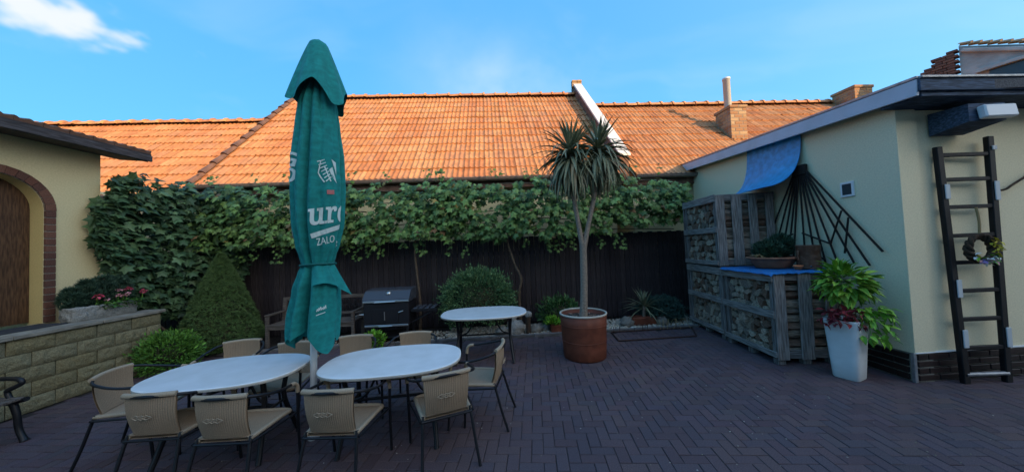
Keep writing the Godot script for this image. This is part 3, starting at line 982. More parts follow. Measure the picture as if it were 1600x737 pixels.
	part("verge_board", boxmesh(Vector3(3.1, 0.12, 0.03), 0.003), M.left_fascia, roof, Transform3D(Basis(), Vector3(0, -0.04, -3.60)))
	var tm := roof_tile()
	for c in 27:
		for r in 2:
			var p := Vector3(1.6 - 0.02 - r * 0.40, 0.045, -3.48 + c * 0.25)
			part("tile", tm, M.old_tile, roof, Transform3D(Basis(Vector3(0, 0, -1), Vector3(0, 1, 0), Vector3(1, 0, 0)) * Basis(Vector3.UP, rr(-.02, .02)), p))
	# doormat on the terrace
	var m := part("doormat", boxmesh(Vector3(0.40, 0.015, 0.75), 0.004), M.mat_dark, self, Transform3D(Basis(), Vector3(-6.33, 0.9595, -3.95)))
	tag(m, "dark grey doormat on the terrace before the arched door", "doormat")


func terrace():
	var b := MB.new()
	b.cbox(Vector3(-6.31, 0.45, -1.9), Vector3(0.66, 0.90, 6.6), 0.0)
	struct("terrace", b.done(), M.concrete)
	var t := thing("block_wall", "low beige split-stone block wall with flat cap in front of the arched door", "wall", Vector3(-5.9, 0, -5.25))
	part("mortar", boxmesh(Vector3(0.05, 0.90, 6.5), 0.0), M.pale_mortar, t, Transform3D(Basis(), Vector3(-0.05, 0.45, 3.26)))
	# rock-faced blocks
	var nz := FastNoiseLite.new()
	nz.frequency = 0.9
	nz.fractal_octaves = 3
	var variants := []
	for v in 5:
		var m := MB.new()
		m.smooth(true)
		var nx := 9
		var ny := 5
		var L := 0.392
		var Hh := 0.173
		var P := []
		for i in nx + 1:
			var row := []
			for j in ny + 1:
				var x := (float(i) / nx - 0.5) * L
				var y := (float(j) / ny - 0.5) * Hh
				var edge: bool = i == 0 or j == 0 or i == nx or j == ny
				var h := 0.0 if edge else 0.016 + nz.get_noise_3d(x * 14.0, y * 14.0, v * 9.0) * 0.022
				row.append(Vector3(h, y, x))
			P.append(row)
		for i in nx:
			for j in ny:
				m.quad(P[i][j], P[i][j + 1], P[i + 1][j + 1], P[i + 1][j])
		m.smooth(false)
		for i in nx:
			m.quad(P[i][0], P[i + 1][0], P[i + 1][0] - Vector3(.06, 0, 0), P[i][0] - Vector3(.06, 0, 0))
			m.quad(P[i][ny], P[i + 1][ny], P[i + 1][ny] - Vector3(.06, 0, 0), P[i][ny] - Vector3(.06, 0, 0))
		for j in ny:
			m.quad(P[0][j], P[0][j + 1], P[0][j + 1] - Vector3(.06, 0, 0), P[0][j] - Vector3(.06, 0, 0))
			m.quad(P[nx][j], P[nx][j + 1], P[nx][j + 1] - Vector3(.06, 0, 0), P[nx][j] - Vector3(.06, 0, 0))
		variants.append(m.done())
	for r in 5:
		var z := 0.2 if r % 2 == 0 else 0.0
		while z < 4.6:
			var cut: bool = z == 0.0
			var xf := Transform3D(Basis(), Vector3(rr(-.004, .004), 0.09 + r * 0.18, z + (0.1 if cut else 0.0)))
			if cut: xf = xf.scaled_local(Vector3(1, 1, 0.49))
			part("block", variants[rng.randi() % 5], M["block%d" % (rng.randi() % 5)], t, xf)
			z += 0.40
		if r % 2 == 1: pass
	for r in 5:      # the wall's far end
		for k in 2:
			part("block", variants[rng.randi() % 5], M["block%d" % (rng.randi() % 5)], t, Transform3D(Basis(Vector3.UP, PI * 0.5), Vector3(-0.21 - k * 0.4, 0.09 + r * 0.18, -0.005)))
	for k in 8:
		part("cap_slab", boxmesh(Vector3(0.36, 0.05, 0.80), 0.008), M.concrete, t, Transform3D(Basis(), Vector3(-0.135 + rr(-.002, .002), 0.926 + rr(-.001, .001), 0.36 + k * 0.805)))


func right_house():
	var t := thing("plastered_house", "grey plastered gable with stepped tiled verge and sloping brickwork above the shed roof", "house", Vector3(13.3, 0, -9.0), deg_to_rad(-62.0))
	# local z points out of the visible gable, local x runs along it towards the camera; the apex stands at x = 0
	var gx := Transform3D(Basis(), Vector3.ZERO)
	var g := MB.new()
	g.extrude(PackedVector2Array([Vector2(0, 0), Vector2(0, 7.05), Vector2(7.0, 3.3), Vector2(7.0, 0)]), 0.5, gx)
	part("gable_wall", g.done(), M.grey_plaster, t)
	var rf := MB.new()
	rf.extrude(PackedVector2Array([Vector2(0.0, 7.06), Vector2(7.3, 3.15), Vector2(7.3, 3.0), Vector2(0.0, 6.92)]), 7.0, Transform3D(Basis(), Vector3(0, 0, -0.51)))
	var roof := part("roof", rf.done(), M.old_tile, t)
	var tm := MB.new()
	tm.smooth(true)
	for k in 6:      # verge tile: half-round along the slope, open lower end standing proud
		var a := PI * k / 6.0
		var e := PI * (k + 1) / 6.0
		tm.quad(Vector3(0.10, sin(a) * .075 + .045, cos(a) * .11), Vector3(0.10, sin(e) * .075 + .045, cos(e) * .11), Vector3(-.12, sin(e) * .06, cos(e) * .095), Vector3(-.12, sin(a) * .06, cos(a) * .095))
		tm.tri(Vector3(0.10, 0, 0), Vector3(0.10, sin(a) * .075 + .045, cos(a) * .11), Vector3(0.10, sin(e) * .075 + .045, cos(e) * .11))
	var tile := tm.done()
	var sl := Basis(Vector3.BACK, -atan2(3.91, 7.3))
	for k in 26:
		part("verge_tile", tile, M.chimney_brick2, roof, Transform3D(sl * Basis(Vector3.BACK, rr(-.05, .05)), Vector3(0.10, 7.03, -0.02) + sl * Vector3(k * 0.17, 0, 0)))
	part("cornice", boxmesh(Vector3(4.5, 0.10, 0.14), 0.02), M.grey_plaster, t, Transform3D(sl, Vector3(0.05, 6.88, 0.06) + sl * Vector3(2.25, 0, 0)))
	part("lintel", boxmesh(Vector3(2.6, 0.09, 0.16), 0.01), M.grey_plaster, t, Transform3D(Basis(Vector3.BACK, 0.04), Vector3(1.55, 6.18, 0.07)))
	part("opening", boxmesh(Vector3(2.2, 0.7, 0.04), 0.0), M.window_dark, t, Transform3D(Basis(), Vector3(1.55, 5.78, 0.02)))
	var sb := part("brick_slope", boxmesh(Vector3(1.2, 5.9, 0.3), 0.0), M.mortar, t, Transform3D(Basis(), Vector3(-0.62, 2.95, -0.3)))
	var bm := boxmesh(Vector3(0.20, 0.066, 0.24), 0.008)
	for r in 14:
		var wdt := 1.12 - r * 0.075
		var n := maxi(1, int(ceil(wdt / 0.21)))
		for k in n:
			part("brick", bm, M["arch_brick%d" % (rng.randi() % 3)], sb, Transform3D(Basis(Vector3.BACK, rr(-.03, .03)), Vector3(0.62 - 0.11 - k * 0.21 - (0.0 if r % 2 else 0.07), 2.98 + r * 0.076, 0.30 + rr(-.01, .01))))


func house_behind():
	# stands behind the camera; its roof casts the shade that fills the yard
	var t := thing("main_house", "two-storey house with pitched roof behind the camera, shading the yard", "house", Vector3(8.0, 0, 9.0), TURN)
	part("wall", boxmesh(Vector3(24, 5.6, 9), 0.0), M.house_white, t, Transform3D(Basis(), Vector3(0, 2.8, 0)))
	var rb := MB.new()
	rb.extrude(PackedVector2Array([Vector2(5.0, 5.4), Vector2(0, 8.35), Vector2(-5.0, 5.4)]), 25.0, Transform3D(Basis(Vector3(0, 0, 1), Vector3(0, 1, 0), Vector3(-1, 0, 0)), Vector3(-12.5, 0, 0)))
	part("roof", rb.done(), M.old_tile, t)
	for k in 6:
		for r in 2:
			var w := part("window", boxmesh(Vector3(1.1, 1.4, 0.06), 0.01), M.white_paint, t, Transform3D(Basis(), Vector3(-9.5 + k * 3.8, 1.6 + r * 2.5, -4.52)))
			part("pane", boxmesh(Vector3(0.95, 1.25, 0.02), 0.0), M.window_dark, w, Transform3D(Basis(), Vector3(0, 0, -0.025)))


func fence():
	var bs := Basis(Vector3.UP, TURN)
	var t := thing("board_fence", "tall black-brown vertical board fence below the grapevines", "fence", bs * Vector3(-2.0, 0, -7.22), TURN)
	var meshes := [boxmesh(Vector3(0.113, 1.95, 0.022), 0.004, Vector3(0, 0.985, 0)), boxmesh(Vector3(0.113, 1.965, 0.022), 0.004, Vector3(0, 0.992, 0))]
	for k in 111:
		part("board", meshes[k % 2], M["fence%d" % (rng.randi() % 3)], t, Transform3D(Basis(Vector3.UP, rr(-.03, .03)), Vector3(-6.2 + k * 0.118, rr(-.006, .006), rr(-.004, .004))))
	for y in [0.35, 1.6]:
		part("rail", boxmesh(Vector3(13.05, 0.09, 0.04), 0.004), M.fence1, t, Transform3D(Basis(), Vector3(0.28, y, -0.036)))


# ------------------------------------------------------------------ plants
func hang(p: Vector3, out: Vector3, s: float) -> Transform3D:    # a leaf that hangs with its face towards out
	var y := (Vector3(rr(-.8, .8), rr(-1.0, -0.15), rr(-.3, .3)) + out * 0.35).normalized()
	var z := (out + Vector3(rr(-.6, .6), rr(0.0, 0.9), rr(-.6, .6))).normalized()
	var x := y.cross(z).normalized()
	return Transform3D(Basis(x, y, x.cross(y)).scaled_local(Vector3.ONE * s), p)


func grapevine(label: String, base: Vector3, u0: float, u1: float, n: int, stem: Array, greens: Array, clump_seed: int):
	var t := thing("grapevine", label, "vine", base, 0.0, "grapevines trained along the fence")
	var bs := Basis(Vector3.UP, TURN)
	var nz := FastNoiseLite.new()
	nz.seed = clump_seed; nz.frequency = 1.0; nz.fractal_octaves = 3
	var pts := []
	for p in stem: pts.append(p - base)
	pts = curve(pts, 5)
	var rads := []
	for i in pts.size(): rads.append(lerpf(0.034, 0.016, float(i) / pts.size()) * rr(0.85, 1.15))
	part("stem", tubemesh(pts, rads, 7), M.vine_bark, t)
	for k in 5:         # canes tied along the top of the fence
		var y := 2.05 + k * 0.27
		var cp := []
		for i in 9:
			var u := lerpf(u0, u1, i / 8.0)
			cp.append(bs * Vector3(u, y + rr(-.06, .06), -6.98 + rr(-.05, .05)) - base)
		part("cane", tubemesh(curve(cp, 3), 0.010, 5), M.vine_bark, t)
	var xfs := []
	var cols := []
	var guard := 0
	while xfs.size() < n and guard < n * 8:
		guard += 1
		var u := rr(u0 - 0.25, u1 + 0.25)
		var lo := 1.98 + 0.16 * nz.get_noise_1d(u * 2.2) + 0.22 * maxf(0.0, nz.get_noise_1d(u * 0.9 + 40.0))
		if u > 2.2: lo += (u - 2.2) * 0.13
		var hi := 3.20 + 0.20 * nz.get_noise_1d(u * 3.1 + 9.0)
		if u > 3.0: hi -= (u - 3.0) * 0.10
		var y := rr(lo, hi)
		var bulge := 0.16 + 0.20 * nz.get_noise_2d(u * 2.6, y * 2.6)
		var dens := nz.get_noise_3d(u * 3.2, y * 3.2, 5.0)
		if dens < -0.20: continue
		if y > 3.0 and dens < 0.05: continue
		var v := -6.98 + rr(-0.16, 0.28) + bulge
		var out := (Vector3(0.1 * nz.get_noise_1d(u * 7.0), 0.35, 1.0)).normalized()
		xfs.append(hang(bs * Vector3(u, y, v) - base, out, rr(0.09, 0.21)))
		cols.append(lerpc(greens, 0.3) if rng.randf() > 0.03 else lerpc([Color(0.26, 0.19, 0.05), Color(0.22, 0.13, 0.06)], 0.2))
	for k in 10:        # drooping shoots
		var u := rr(u0, u1)
		var ln := rr(0.15, 0.45)
		for i in int(ln * 34):
			var y := 2.0 - ln * rr(0, 1)
			xfs.append(hang(bs * Vector3(u + rr(-.07, .07), y, -6.80 + rr(-.08, .08)) - base, Vector3(0, 0.3, 1), rr(0.06, 0.11)))
			cols.append(lerpc(greens, 0.2))
	for k in 6:         # shoots that reach over the gutter
		var u := rr(u0, u1)
		for i in 9:
			xfs.append(hang(bs * Vector3(u + rr(-.09, .09), 3.30 + rr(0, 0.22), -6.9 + rr(-.12, .12)) - base, Vector3(0, 0.6, 1), rr(0.06, 0.11)))
			cols.append(lerpc([Color(0.12, 0.20, 0.035), Color(0.09, 0.16, 0.035)], 0.2))
	copies("foliage", vine_leaf(), M.leaf, t, xfs, cols)


func vines():
	var greens := [Color(0.085, 0.163, 0.043), Color(0.116, 0.209, 0.053), Color(0.065, 0.124, 0.040), Color(0.163, 0.256, 0.070)]
	var dark := [Color(0.046, 0.096, 0.043), Color(0.070, 0.132, 0.053), Color(0.037, 0.074, 0.037), Color(0.096, 0.163, 0.070)]
	grapevine("grapevine over the fence left of the parasol, its stem behind the conical spruce", Vector3(-6.3, 0, -6.72), -6.6, -3.2, 2000, [Vector3(-6.3, 0, -6.72), Vector3(-6.28, 0.8, -6.7), Vector3(-6.32, 1.5, -6.66), Vector3(-6.2, 2.1, -6.6)], greens, 3)
	grapevine("grapevine whose thin bare stem rises beside the grill", Vector3(-2.08, 0, -6.86), -3.2, -0.9, 1450, [Vector3(-2.08, 0, -6.86), Vector3(-2.05, 0.6, -6.84), Vector3(-2.10, 1.2, -6.85), Vector3(-2.13, 1.9, -6.85), Vector3(-2.0, 2.3, -6.9)], greens, 8)
	grapevine("grapevine with bent stem behind the round bush, foliage running to the woodpile", Vector3(0.12, 0, -6.9), -0.9, 4.15, 3100, [Vector3(0.12, 0, -6.9), Vector3(0.10, 0.7, -6.88), Vector3(0.16, 1.05, -6.86), Vector3(0.02, 1.4, -6.88), Vector3(-0.10, 1.9, -6.9), Vector3(0.0, 2.3, -6.95)], greens, 21)
	# large-leaved creeper on the corner of the left house
	var base := Vector3(-6.45, 0, -6.3)
	var t := thing("leafy_creeper", "dense dark large-leaved creeper covering the corner beside the arched house", "creeper", base)
	var nz := FastNoiseLite.new()
	nz.seed = 31; nz.frequency = 1.0; nz.fractal_octaves = 3
	var path := [Vector3(-6.46, 0, -4.86), Vector3(-6.50, 0, -5.35), Vector3(-6.50, 0, -5.95), Vector3(-6.15, 0, -6.55), Vector3(-5.85, 0, -6.95)]
	for k in 4:
		var q: Vector3 = path[1 + k % 3]
		part("stem", tubemesh(curve([Vector3(0.1 * k, 0, 0.08 * k), q + Vector3(-.15, 1.0, -.2) - base, q + Vector3(-.1, 2.0, -.1) - base, q + Vector3(-.1, 3.0, -.1) - base], 5), 0.02, 6), M.vine_bark, t)
	var xfs := []
	var cols := []
	while xfs.size() < 3400:
		var s := rr(0, 3.999)
		var i := int(s)
		var c: Vector3 = (path[i] as Vector3).lerp(path[i + 1], s - i)
		var dirv: Vector3 = ((path[i + 1] as Vector3) - path[i]).normalized()
		var out := Vector3(-dirv.z, 0, dirv.x)
		if out.x < 0: out = -out
		var lo := lerpf(1.95, 0.75, smoothstep(0.0, 1.3, s))
		if s > 2.4: lo = lerpf(0.75, 1.55, (s - 2.4) / 1.6)
		var hi := lerpf(2.72, 3.28, smoothstep(0.0, 0.7, s)) + 0.10 * nz.get_noise_1d(s * 6.0)
		var y := rr(lo, hi)
		var dens := nz.get_noise_3d(s * 3.0, y * 2.6, 2.0)
		if dens < -0.30: continue
		var o := rr(-0.22, 0.12) + 0.24 * nz.get_noise_2d(s * 3.4 + 4.0, y * 3.0)
		if s < 0.8: o = maxf(o, -0.02) * 0.6
		xfs.append(hang(c + Vector3(0, y, 0) + out * o - base, (out + Vector3(0, 0.3, 0)).normalized(), rr(0.11, 0.24)))
		cols.append(lerpc(dark, 0.25))
	copies("foliage", vine_leaf(), M.leaf, t, xfs, cols)


func shrub(called: String, label: String, category: String, c: Vector3, r: Vector3, n: int, leaf: Mesh, s0: float, s1: float, greens: Array, m: Material, lumps := 0.16, sd := 1):
	var t := thing(called, label, category, c)
	var nz := FastNoiseLite.new()
	nz.seed = sd; nz.frequency = 1.0; nz.fractal_octaves = 3
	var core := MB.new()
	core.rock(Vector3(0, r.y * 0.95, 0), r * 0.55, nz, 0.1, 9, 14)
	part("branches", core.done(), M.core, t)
	var xfs := []
	var cols := []
	for k in n:
		var d := Vector3(rng.randfn(), rng.randfn(), rng.randfn()).normalized()
		if d.y < -0.75: d.y = -d.y
		var f := 1.0 + lumps * nz.get_noise_3dv(d * 3.2) * 2.0
		var p := d * r * f * (rr(0.78, 1.03) if rng.randf() < 0.93 else rr(1.0, 1.14)) + Vector3(0, r.y * 0.95, 0)
		if p.y < 0.01: continue
		var dir := (d + Vector3(rr(-.6, .6), rr(-.1, .8), rr(-.6, .6))).normalized()
		xfs.append(Transform3D(aim(dir, rr(0, TAU), rr(s0, s1)), p))
		cols.append(lerpc(greens, 0.3))
	copies("foliage", leaf, m, t, xfs, cols)
	return t


func shrubs():
	var tuft := needle_tuft()
	# conical dwarf spruce
	var sp := thing("conical_spruce", "dense cone-shaped dwarf spruce beside the block wall", "conifer", Vector3(-5.72, 0, -6.15))
	var nz := FastNoiseLite.new()
	nz.seed = 77; nz.frequency = 1.0; nz.fractal_octaves = 3
	part("trunk", tubemesh([Vector3(0, 0, 0), Vector3(0, 1.7, 0)], [0.05, 0.01], 7), M.vine_bark, sp)
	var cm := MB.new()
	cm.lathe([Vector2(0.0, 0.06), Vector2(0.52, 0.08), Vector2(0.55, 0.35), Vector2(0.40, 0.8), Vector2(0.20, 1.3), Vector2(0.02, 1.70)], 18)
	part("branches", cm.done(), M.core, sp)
	var xfs := []
	var cols := []
	for k in 15000:
		var h := pow(rng.randf(), 1.35)
		var a := rr(0, TAU)
		var y := 0.04 + h * 1.80
		var R := 0.71 * pow(1.0 - h, 0.86) * smoothstep(-0.22, 0.12, h) + 0.015
		R *= 1.0 + 0.07 * nz.get_noise_3d(cos(a) * 2.5, y * 4.0, sin(a) * 2.5) * 2.0
		var d := Vector3(cos(a), 0.45 + h * 0.5, sin(a)).normalized()
		xfs.append(Transform3D(aim((d + Vector3(rr(-.35, .35), rr(-.2, .5), rr(-.35, .35))).normalized(), rr(0, TAU), rr(0.032, 0.062)), Vector3(cos(a) * R * rr(.90, 1.02), y, sin(a) * R * rr(.90, 1.02))))
		cols.append(lerpc([Color(0.085, 0.150, 0.048), Color(0.110, 0.185, 0.058), Color(0.070, 0.125, 0.042), Color(0.135, 0.215, 0.066)], 0.25))
	copies("foliage", tuft, M.needles, sp, xfs, cols)
	shrub("low_shrub", "low bright green bushy shrub at the end of the block wall", "shrub", Vector3(-5.58, 0, -5.08), Vector3(0.37, 0.29, 0.34), 4200, oval_leaf(0.35, 0.2, 0.3), 0.035, 0.07, [Color(0.093, 0.225, 0.034), Color(0.132, 0.287, 0.043), Color(0.070, 0.163, 0.031)], M.leaf, 0.2, 5)
	shrub("round_bush", "round leafy green bush between the grill and the small white table", "bush", Vector3(-0.78, 0.10, -6.62), Vector3(0.74, 0.60, 0.44), 11000, small_leaf(), 0.035, 0.065, [Color(0.078, 0.163, 0.065), Color(0.116, 0.217, 0.085), Color(0.056, 0.124, 0.053), Color(0.155, 0.256, 0.109)], M.leaf, 0.14, 15)
	shrub("dark_bush", "dark blue-green low bush beside the far woodpile corner", "bush", Vector3(3.15, 0, -6.85), Vector3(0.42, 0.26, 0.30), 2600, tuft, 0.05, 0.09, [Color(0.034, 0.078, 0.062), Color(0.050, 0.101, 0.078)], M.needles, 0.2, 25)
	shrub("ground_plant", "small bright green plant growing under the grill", "plant", Vector3(-2.62, 0, -5.85), Vector3(0.16, 0.13, 0.14), 260, oval_leaf(0.5), 0.05, 0.09, [Color(0.155, 0.372, 0.031), Color(0.109, 0.264, 0.031)], M.leaf, 0.2, 6)
	shrub("leafy_plant", "dark leafy plant at the fence just behind the brown barrel", "plant", Vector3(0.95, 0, -6.75), Vector3(0.40, 0.30, 0.25), 900, oval_leaf(0.4), 0.06, 0.11, [Color(0.046, 0.109, 0.034), Color(0.070, 0.147, 0.043)], M.leaf, 0.25, 12)


func bed_details():
	var nz := FastNoiseLite.new()
	nz.frequency = 0.02; nz.seed = 3
	# lime plant in a brick-red trough
	var t := thing("window_trough", "small brick-red trough with a bright lime plant, left of the barrel", "planter", Vector3(0.86, 0.0, -6.38))
	part("trough", boxmesh(Vector3(0.44, 0.16, 0.2), 0.015), M.barrel, t, Transform3D(Basis(Vector3.UP, 0.05), Vector3(0.06, 0.08, 0)))
	var xfs := []
	var cols := []
	for k in 150:
		var d := Vector3(rng.randfn(), absf(rng.randfn()) + .2, rng.randfn()).normalized()
		xfs.append(Transform3D(aim((d + Vector3(rr(-.4, .4), rr(-.3, .3), rr(-.4, .4))).normalized(), rr(0, TAU), rr(0.06, 0.11)), Vector3(-0.10, 0.15, 0.03) + d * Vector3(0.17, 0.15, 0.12) * rr(.3, 1.0)))
		cols.append(lerpc([Color(0.17, 0.36, 0.03), Color(0.12, 0.27, 0.025)], 0.2))
	copies("foliage", oval_leaf(0.5), M.leaf, t, xfs, cols)
	# ornaments
	var o := thing("garden_post", "short dark post with a pale ball on top in the pebbles", "ornament", Vector3(0.25, 0, -6.30))
	part("post", tubemesh([Vector3(0, -0.02, 0), Vector3(0, 0.33, 0)], [0.055, 0.05], 10), M.twig, o)
	var bm := MB.new()
	bm.rock(Vector3(0.01, 0.385, 0), Vector3(0.075, 0.07, 0.075), nz, 0.08, 10, 14)
	part("ball", bm.done(), M.trough, o)
	var st := MB.new()
	st.rock(Vector3(0, 0.10, 0), Vector3(0.20, 0.17, 0.14), nz, 0.4, 9, 12)
	st.rock(Vector3(-0.03, 0.27, 0), Vector3(0.07, 0.25, 0.06), nz, 0.4, 9, 10)
	var so := part("standing_stone", st.done(), M.trough, self, Transform3D(Basis(), Vector3(-0.02, 0, -6.35)))
	tag(so, "pointed grey standing stone in the pebbles left of the ball post", "stone")
	var spots := [[0.42, -6.42, 0.12, "rounded stone just right of the ball-topped post"], [-0.28, -6.28, 0.13, "grey stone under the right end of the small white table"], [2.35, -6.62, 0.14, "mossy stone left of the spiky plant trough"], [3.05, -6.60, 0.13, "dark stone right of the spiky plant trough"], [0.62, -6.5, 0.09, "small pale stone left of the lime plant trough"]]
	for s in spots:
		var m := MB.new()
		m.rock(Vector3(0, s[2] * 0.55, 0), Vector3(s[2] * 1.25, s[2] * 0.8, s[2]), nz, 0.4, 8, 11)
		var r := part("garden_stone", m.done(), M.stone, self, Transform3D(Basis(Vector3.UP, rr(0, TAU)), Vector3(s[0], -0.015, s[1])))
		tag(r, s[3], "stone", "stones in the pebble bed")
	# spiky yucca in a low trough
	var y := thing("yucca_trough", "low brown trough with a spiky yucca, right of the barrel", "planter", Vector3(2.68, 0, -6.68))
	part("trough", boxmesh(Vector3(0.52, 0.17, 0.24), 0.02), M.barrel, y, Transform3D(Basis(Vector3.UP, 0.05), Vector3(0, 0.085, 0)))
	part("stem", tubemesh([Vector3(0.03, 0.1, 0), Vector3(0.05, 0.40, 0)], [0.035, 0.03], 8), M.palm_bark, y)
	var meshes := [strap_leaf(0.48, 0.034, 0.35), strap_leaf(0.52, 0.032, 0.9), strap_leaf(0.44, 0.032, 0.15)]
	for k in 46:
		var el := rr(-0.25, 1.35)
		part("leaf", meshes[2 if el > 0.9 else rng.randi() % 2], M["palm_leaf%d" % (rng.randi() % 2)], y, Transform3D(Basis(Vector3.UP, k * 2.4 + rr(-.2, .2)) * Basis(Vector3.RIGHT, -el) * Basis().scaled(Vector3.ONE * rr(0.75, 1.1)), Vector3(0.05, 0.30 + rr(0, 0.12), 0)))
	# rusty grate frame lying at the edge of the paving
	var f := thing("rusty_grate", "flat rusty iron grate frame with short spikes lying on the paving edge", "grate", Vector3(2.5, 0.0, -5.9))
	var A := Vector3(-0.66, 0.02, -0.22)
	var B := Vector3(0.96, 0.02, -0.32)
	var C := Vector3(0.72, 0.02, 0.24)
	var Dd := Vector3(-0.70, 0.02, 0.34)
	for e in [[A, B], [B, C], [C, Dd], [Dd, A]]:
		part("bar", tubemesh([e[0], e[1]], 0.012, 6), M.rust_iron, f)
	for x in [-0.62, -0.5, -0.05, 0.05, 0.62]:
		part("spike", tubemesh([Vector3(x, 0.015, -0.22 - x * 0.06), Vector3(x, 0.13, -0.22 - x * 0.06)], 0.006, 5), M.rust_iron, f)
	part("bar", tubemesh([Vector3(-0.28, 0.11, -0.26), Vector3(0.08, 0.115, -0.28)], 0.008, 5), M.rust_iron, f)
	for k in 6:       # dry grass stalks hanging over the edge
		var g := part("dry_stalk", tubemesh(curve([Vector3(0, 0, 0), Vector3(rr(-.04, .04), 0.16, 0.06), Vector3(rr(-.08, .08), 0.19, 0.15), Vector3(rr(-.12, .12), 0.04, 0.24)], 4), 0.004, 4), M.rope, self, Transform3D(Basis(), Vector3(2.88 + k * 0.08, -0.01, -6.38)))
		tag(g, "dry straw stalk arching over the bed edge near the rusty grate", "stalk", "dry straw stalks at the bed edge")


# ------------------------------------------------------------------ furniture
func ribbed(b: MB, rows: Array, ribs: int, amp: float):
	# rows: [left point, right point, normal]; ribs run from row to row
	b.smooth(true)
	var n := ribs * 4
	var prev := []
	for r in rows:
		var cur := []
		for i in n + 1:
			var t := float(i) / n
			var bow: float = r[3] * 4.0 * t * (1.0 - t)
			cur.append((r[0] as Vector3).lerp(r[1], t) + (r[2] as Vector3) * (amp * absf(sin(PI * t * ribs)) + bow))
		if prev.size():
			for i in n: b.quad(prev[i], prev[i + 1], cur[i + 1], cur[i])
		prev = cur


func make_chair() -> Node3D:      # faces +z, origin on the ground
	var t := Node3D.new()
	var seat := MB.new()
	var up := Vector3.UP
	var rows := []
	for k in 9:
		var f := k / 8.0
		rows.append([Vector3(-0.185 - 0.02 * f, 0.425 - 0.012 * sin(PI * f) + (0.0 if f < 0.95 else -0.02), -0.20 + 0.43 * f), Vector3(0.185 + 0.02 * f, 0.425 - 0.012 * sin(PI * f) + (0.0 if f < 0.95 else -0.02), -0.20 + 0.43 * f), up, -0.008])
	ribbed(seat, rows, 26, 0.005)
	rows.reverse()
	var low := []
	for r in rows: low.append([r[0] - up * 0.02, r[1] - up * 0.02, -up, 0.0])
	ribbed(seat, low, 26, 0.003)
	var s := part("seat", seat.done(), M.rattan, t)
	part("seat_edge", tubemesh(curve([Vector3(-0.19, 0.415, -0.20), Vector3(-0.205, 0.415, 0.1), Vector3(-0.19, 0.405, 0.225), Vector3(0, 0.405, 0.24), Vector3(0.19, 0.405, 0.225), Vector3(0.205, 0.415, 0.1), Vector3(0.19, 0.415, -0.20)], 4), 0.017, 8), M.rattan_edge, s)
	var bk := MB.new()
	var br := []
	for k in 9:
		var f := k / 8.0
		var hw := 0.168 + 0.020 * f
		var y := 0.425 + 0.315 * f
		var z := -0.195 - 0.045 * f - 0.02 * sin(PI * f)
		br.append([Vector3(-hw, y, z + 0.02), Vector3(hw, y, z + 0.02), Vector3(0, 0.1, -1).normalized(), 0.030])
	ribbed(bk, br, 24, 0.005)
	var b2 := []
	for r in br: b2.append([r[1] + Vector3(0, 0, .014), r[0] + Vector3(0, 0, .014), Vector3(0, 0.1, -1).normalized(), 0.030])
	ribbed(bk, b2, 24, -0.004)
	var back := part("backrest", bk.done(), M.rattan, t)
	# cross stitch ornament in the weave
	var orn := MB.new()
	for k in 3:
		for sg in [-1.0, 1.0]:
			orn.tube([Vector3(-0.055 + k * 0.036, 0.59, -0.268), Vector3(-0.02 + k * 0.036, 0.59 + sg * 0.016, -0.272), Vector3(0.015 + k * 0.036, 0.59, -0.27)], 0.0035, 5)
	part("weave_knot", orn.done(), M.rattan_edge, back)
	part("top_roll", tubemesh(curve([Vector3(-0.192, 0.738, -0.222), Vector3(-0.10, 0.742, -0.246), Vector3(0, 0.744, -0.254), Vector3(0.10, 0.742, -0.246), Vector3(0.192, 0.738, -0.222)], 4), 0.020, 10), M.rattan_edge, back)
	for sx in [-1.0, 1.0]:
		part("leg", tubemesh(curve([Vector3(sx * 0.272, 0.585, 0.215), Vector3(sx * 0.262, 0.30, 0.232), Vector3(sx * 0.255, 0.0, 0.262)], 4), 0.0125, 8), M.black_metal, t)
		part("leg", tubemesh(curve([Vector3(sx * 0.19, 0.43, -0.19), Vector3(sx * 0.198, 0.36, -0.215), Vector3(sx * 0.212, 0.18, -0.265), Vector3(sx * 0.228, 0.0, -0.325)], 4), 0.0125, 8), M.black_metal, t)
		part("arm_wrap", tubemesh(curve([Vector3(sx * 0.272, 0.56, 0.217), Vector3(sx * 0.272, 0.615, 0.208), Vector3(sx * 0.271, 0.648, 0.175), Vector3(sx * 0.27, 0.655, 0.13)], 4), 0.017, 8), M.rattan_edge, t)
		part("side_rail", tubemesh([Vector3(sx * 0.215, 0.395, -0.21), Vector3(sx * 0.262, 0.385, 0.225)], 0.010, 7), M.black_metal, t)
	var arm := []
	for sx in [-1.0, 1.0]:
		var side := [Vector3(sx * 0.27, 0.655, 0.14), Vector3(sx * 0.278, 0.668, 0.02), Vector3(sx * 0.262, 0.692, -0.10), Vector3(sx * 0.205, 0.722, -0.205)]
		if sx > 0: side.reverse()
		arm += side
		if sx < 0: arm.append(Vector3(0, 0.742, -0.272))
	part("arm_rail", tubemesh(curve(arm, 5), 0.012, 8), M.black_metal, t)
	part("back_rail", tubemesh([Vector3(-0.205, 0.392, -0.212), Vector3(0.205, 0.392, -0.212)], 0.010, 7), M.black_metal, t)
	part("front_rail", tubemesh([Vector3(-0.262, 0.385, 0.225), Vector3(0.262, 0.385, 0.225)], 0.009, 7), M.black_metal, t)
	return t


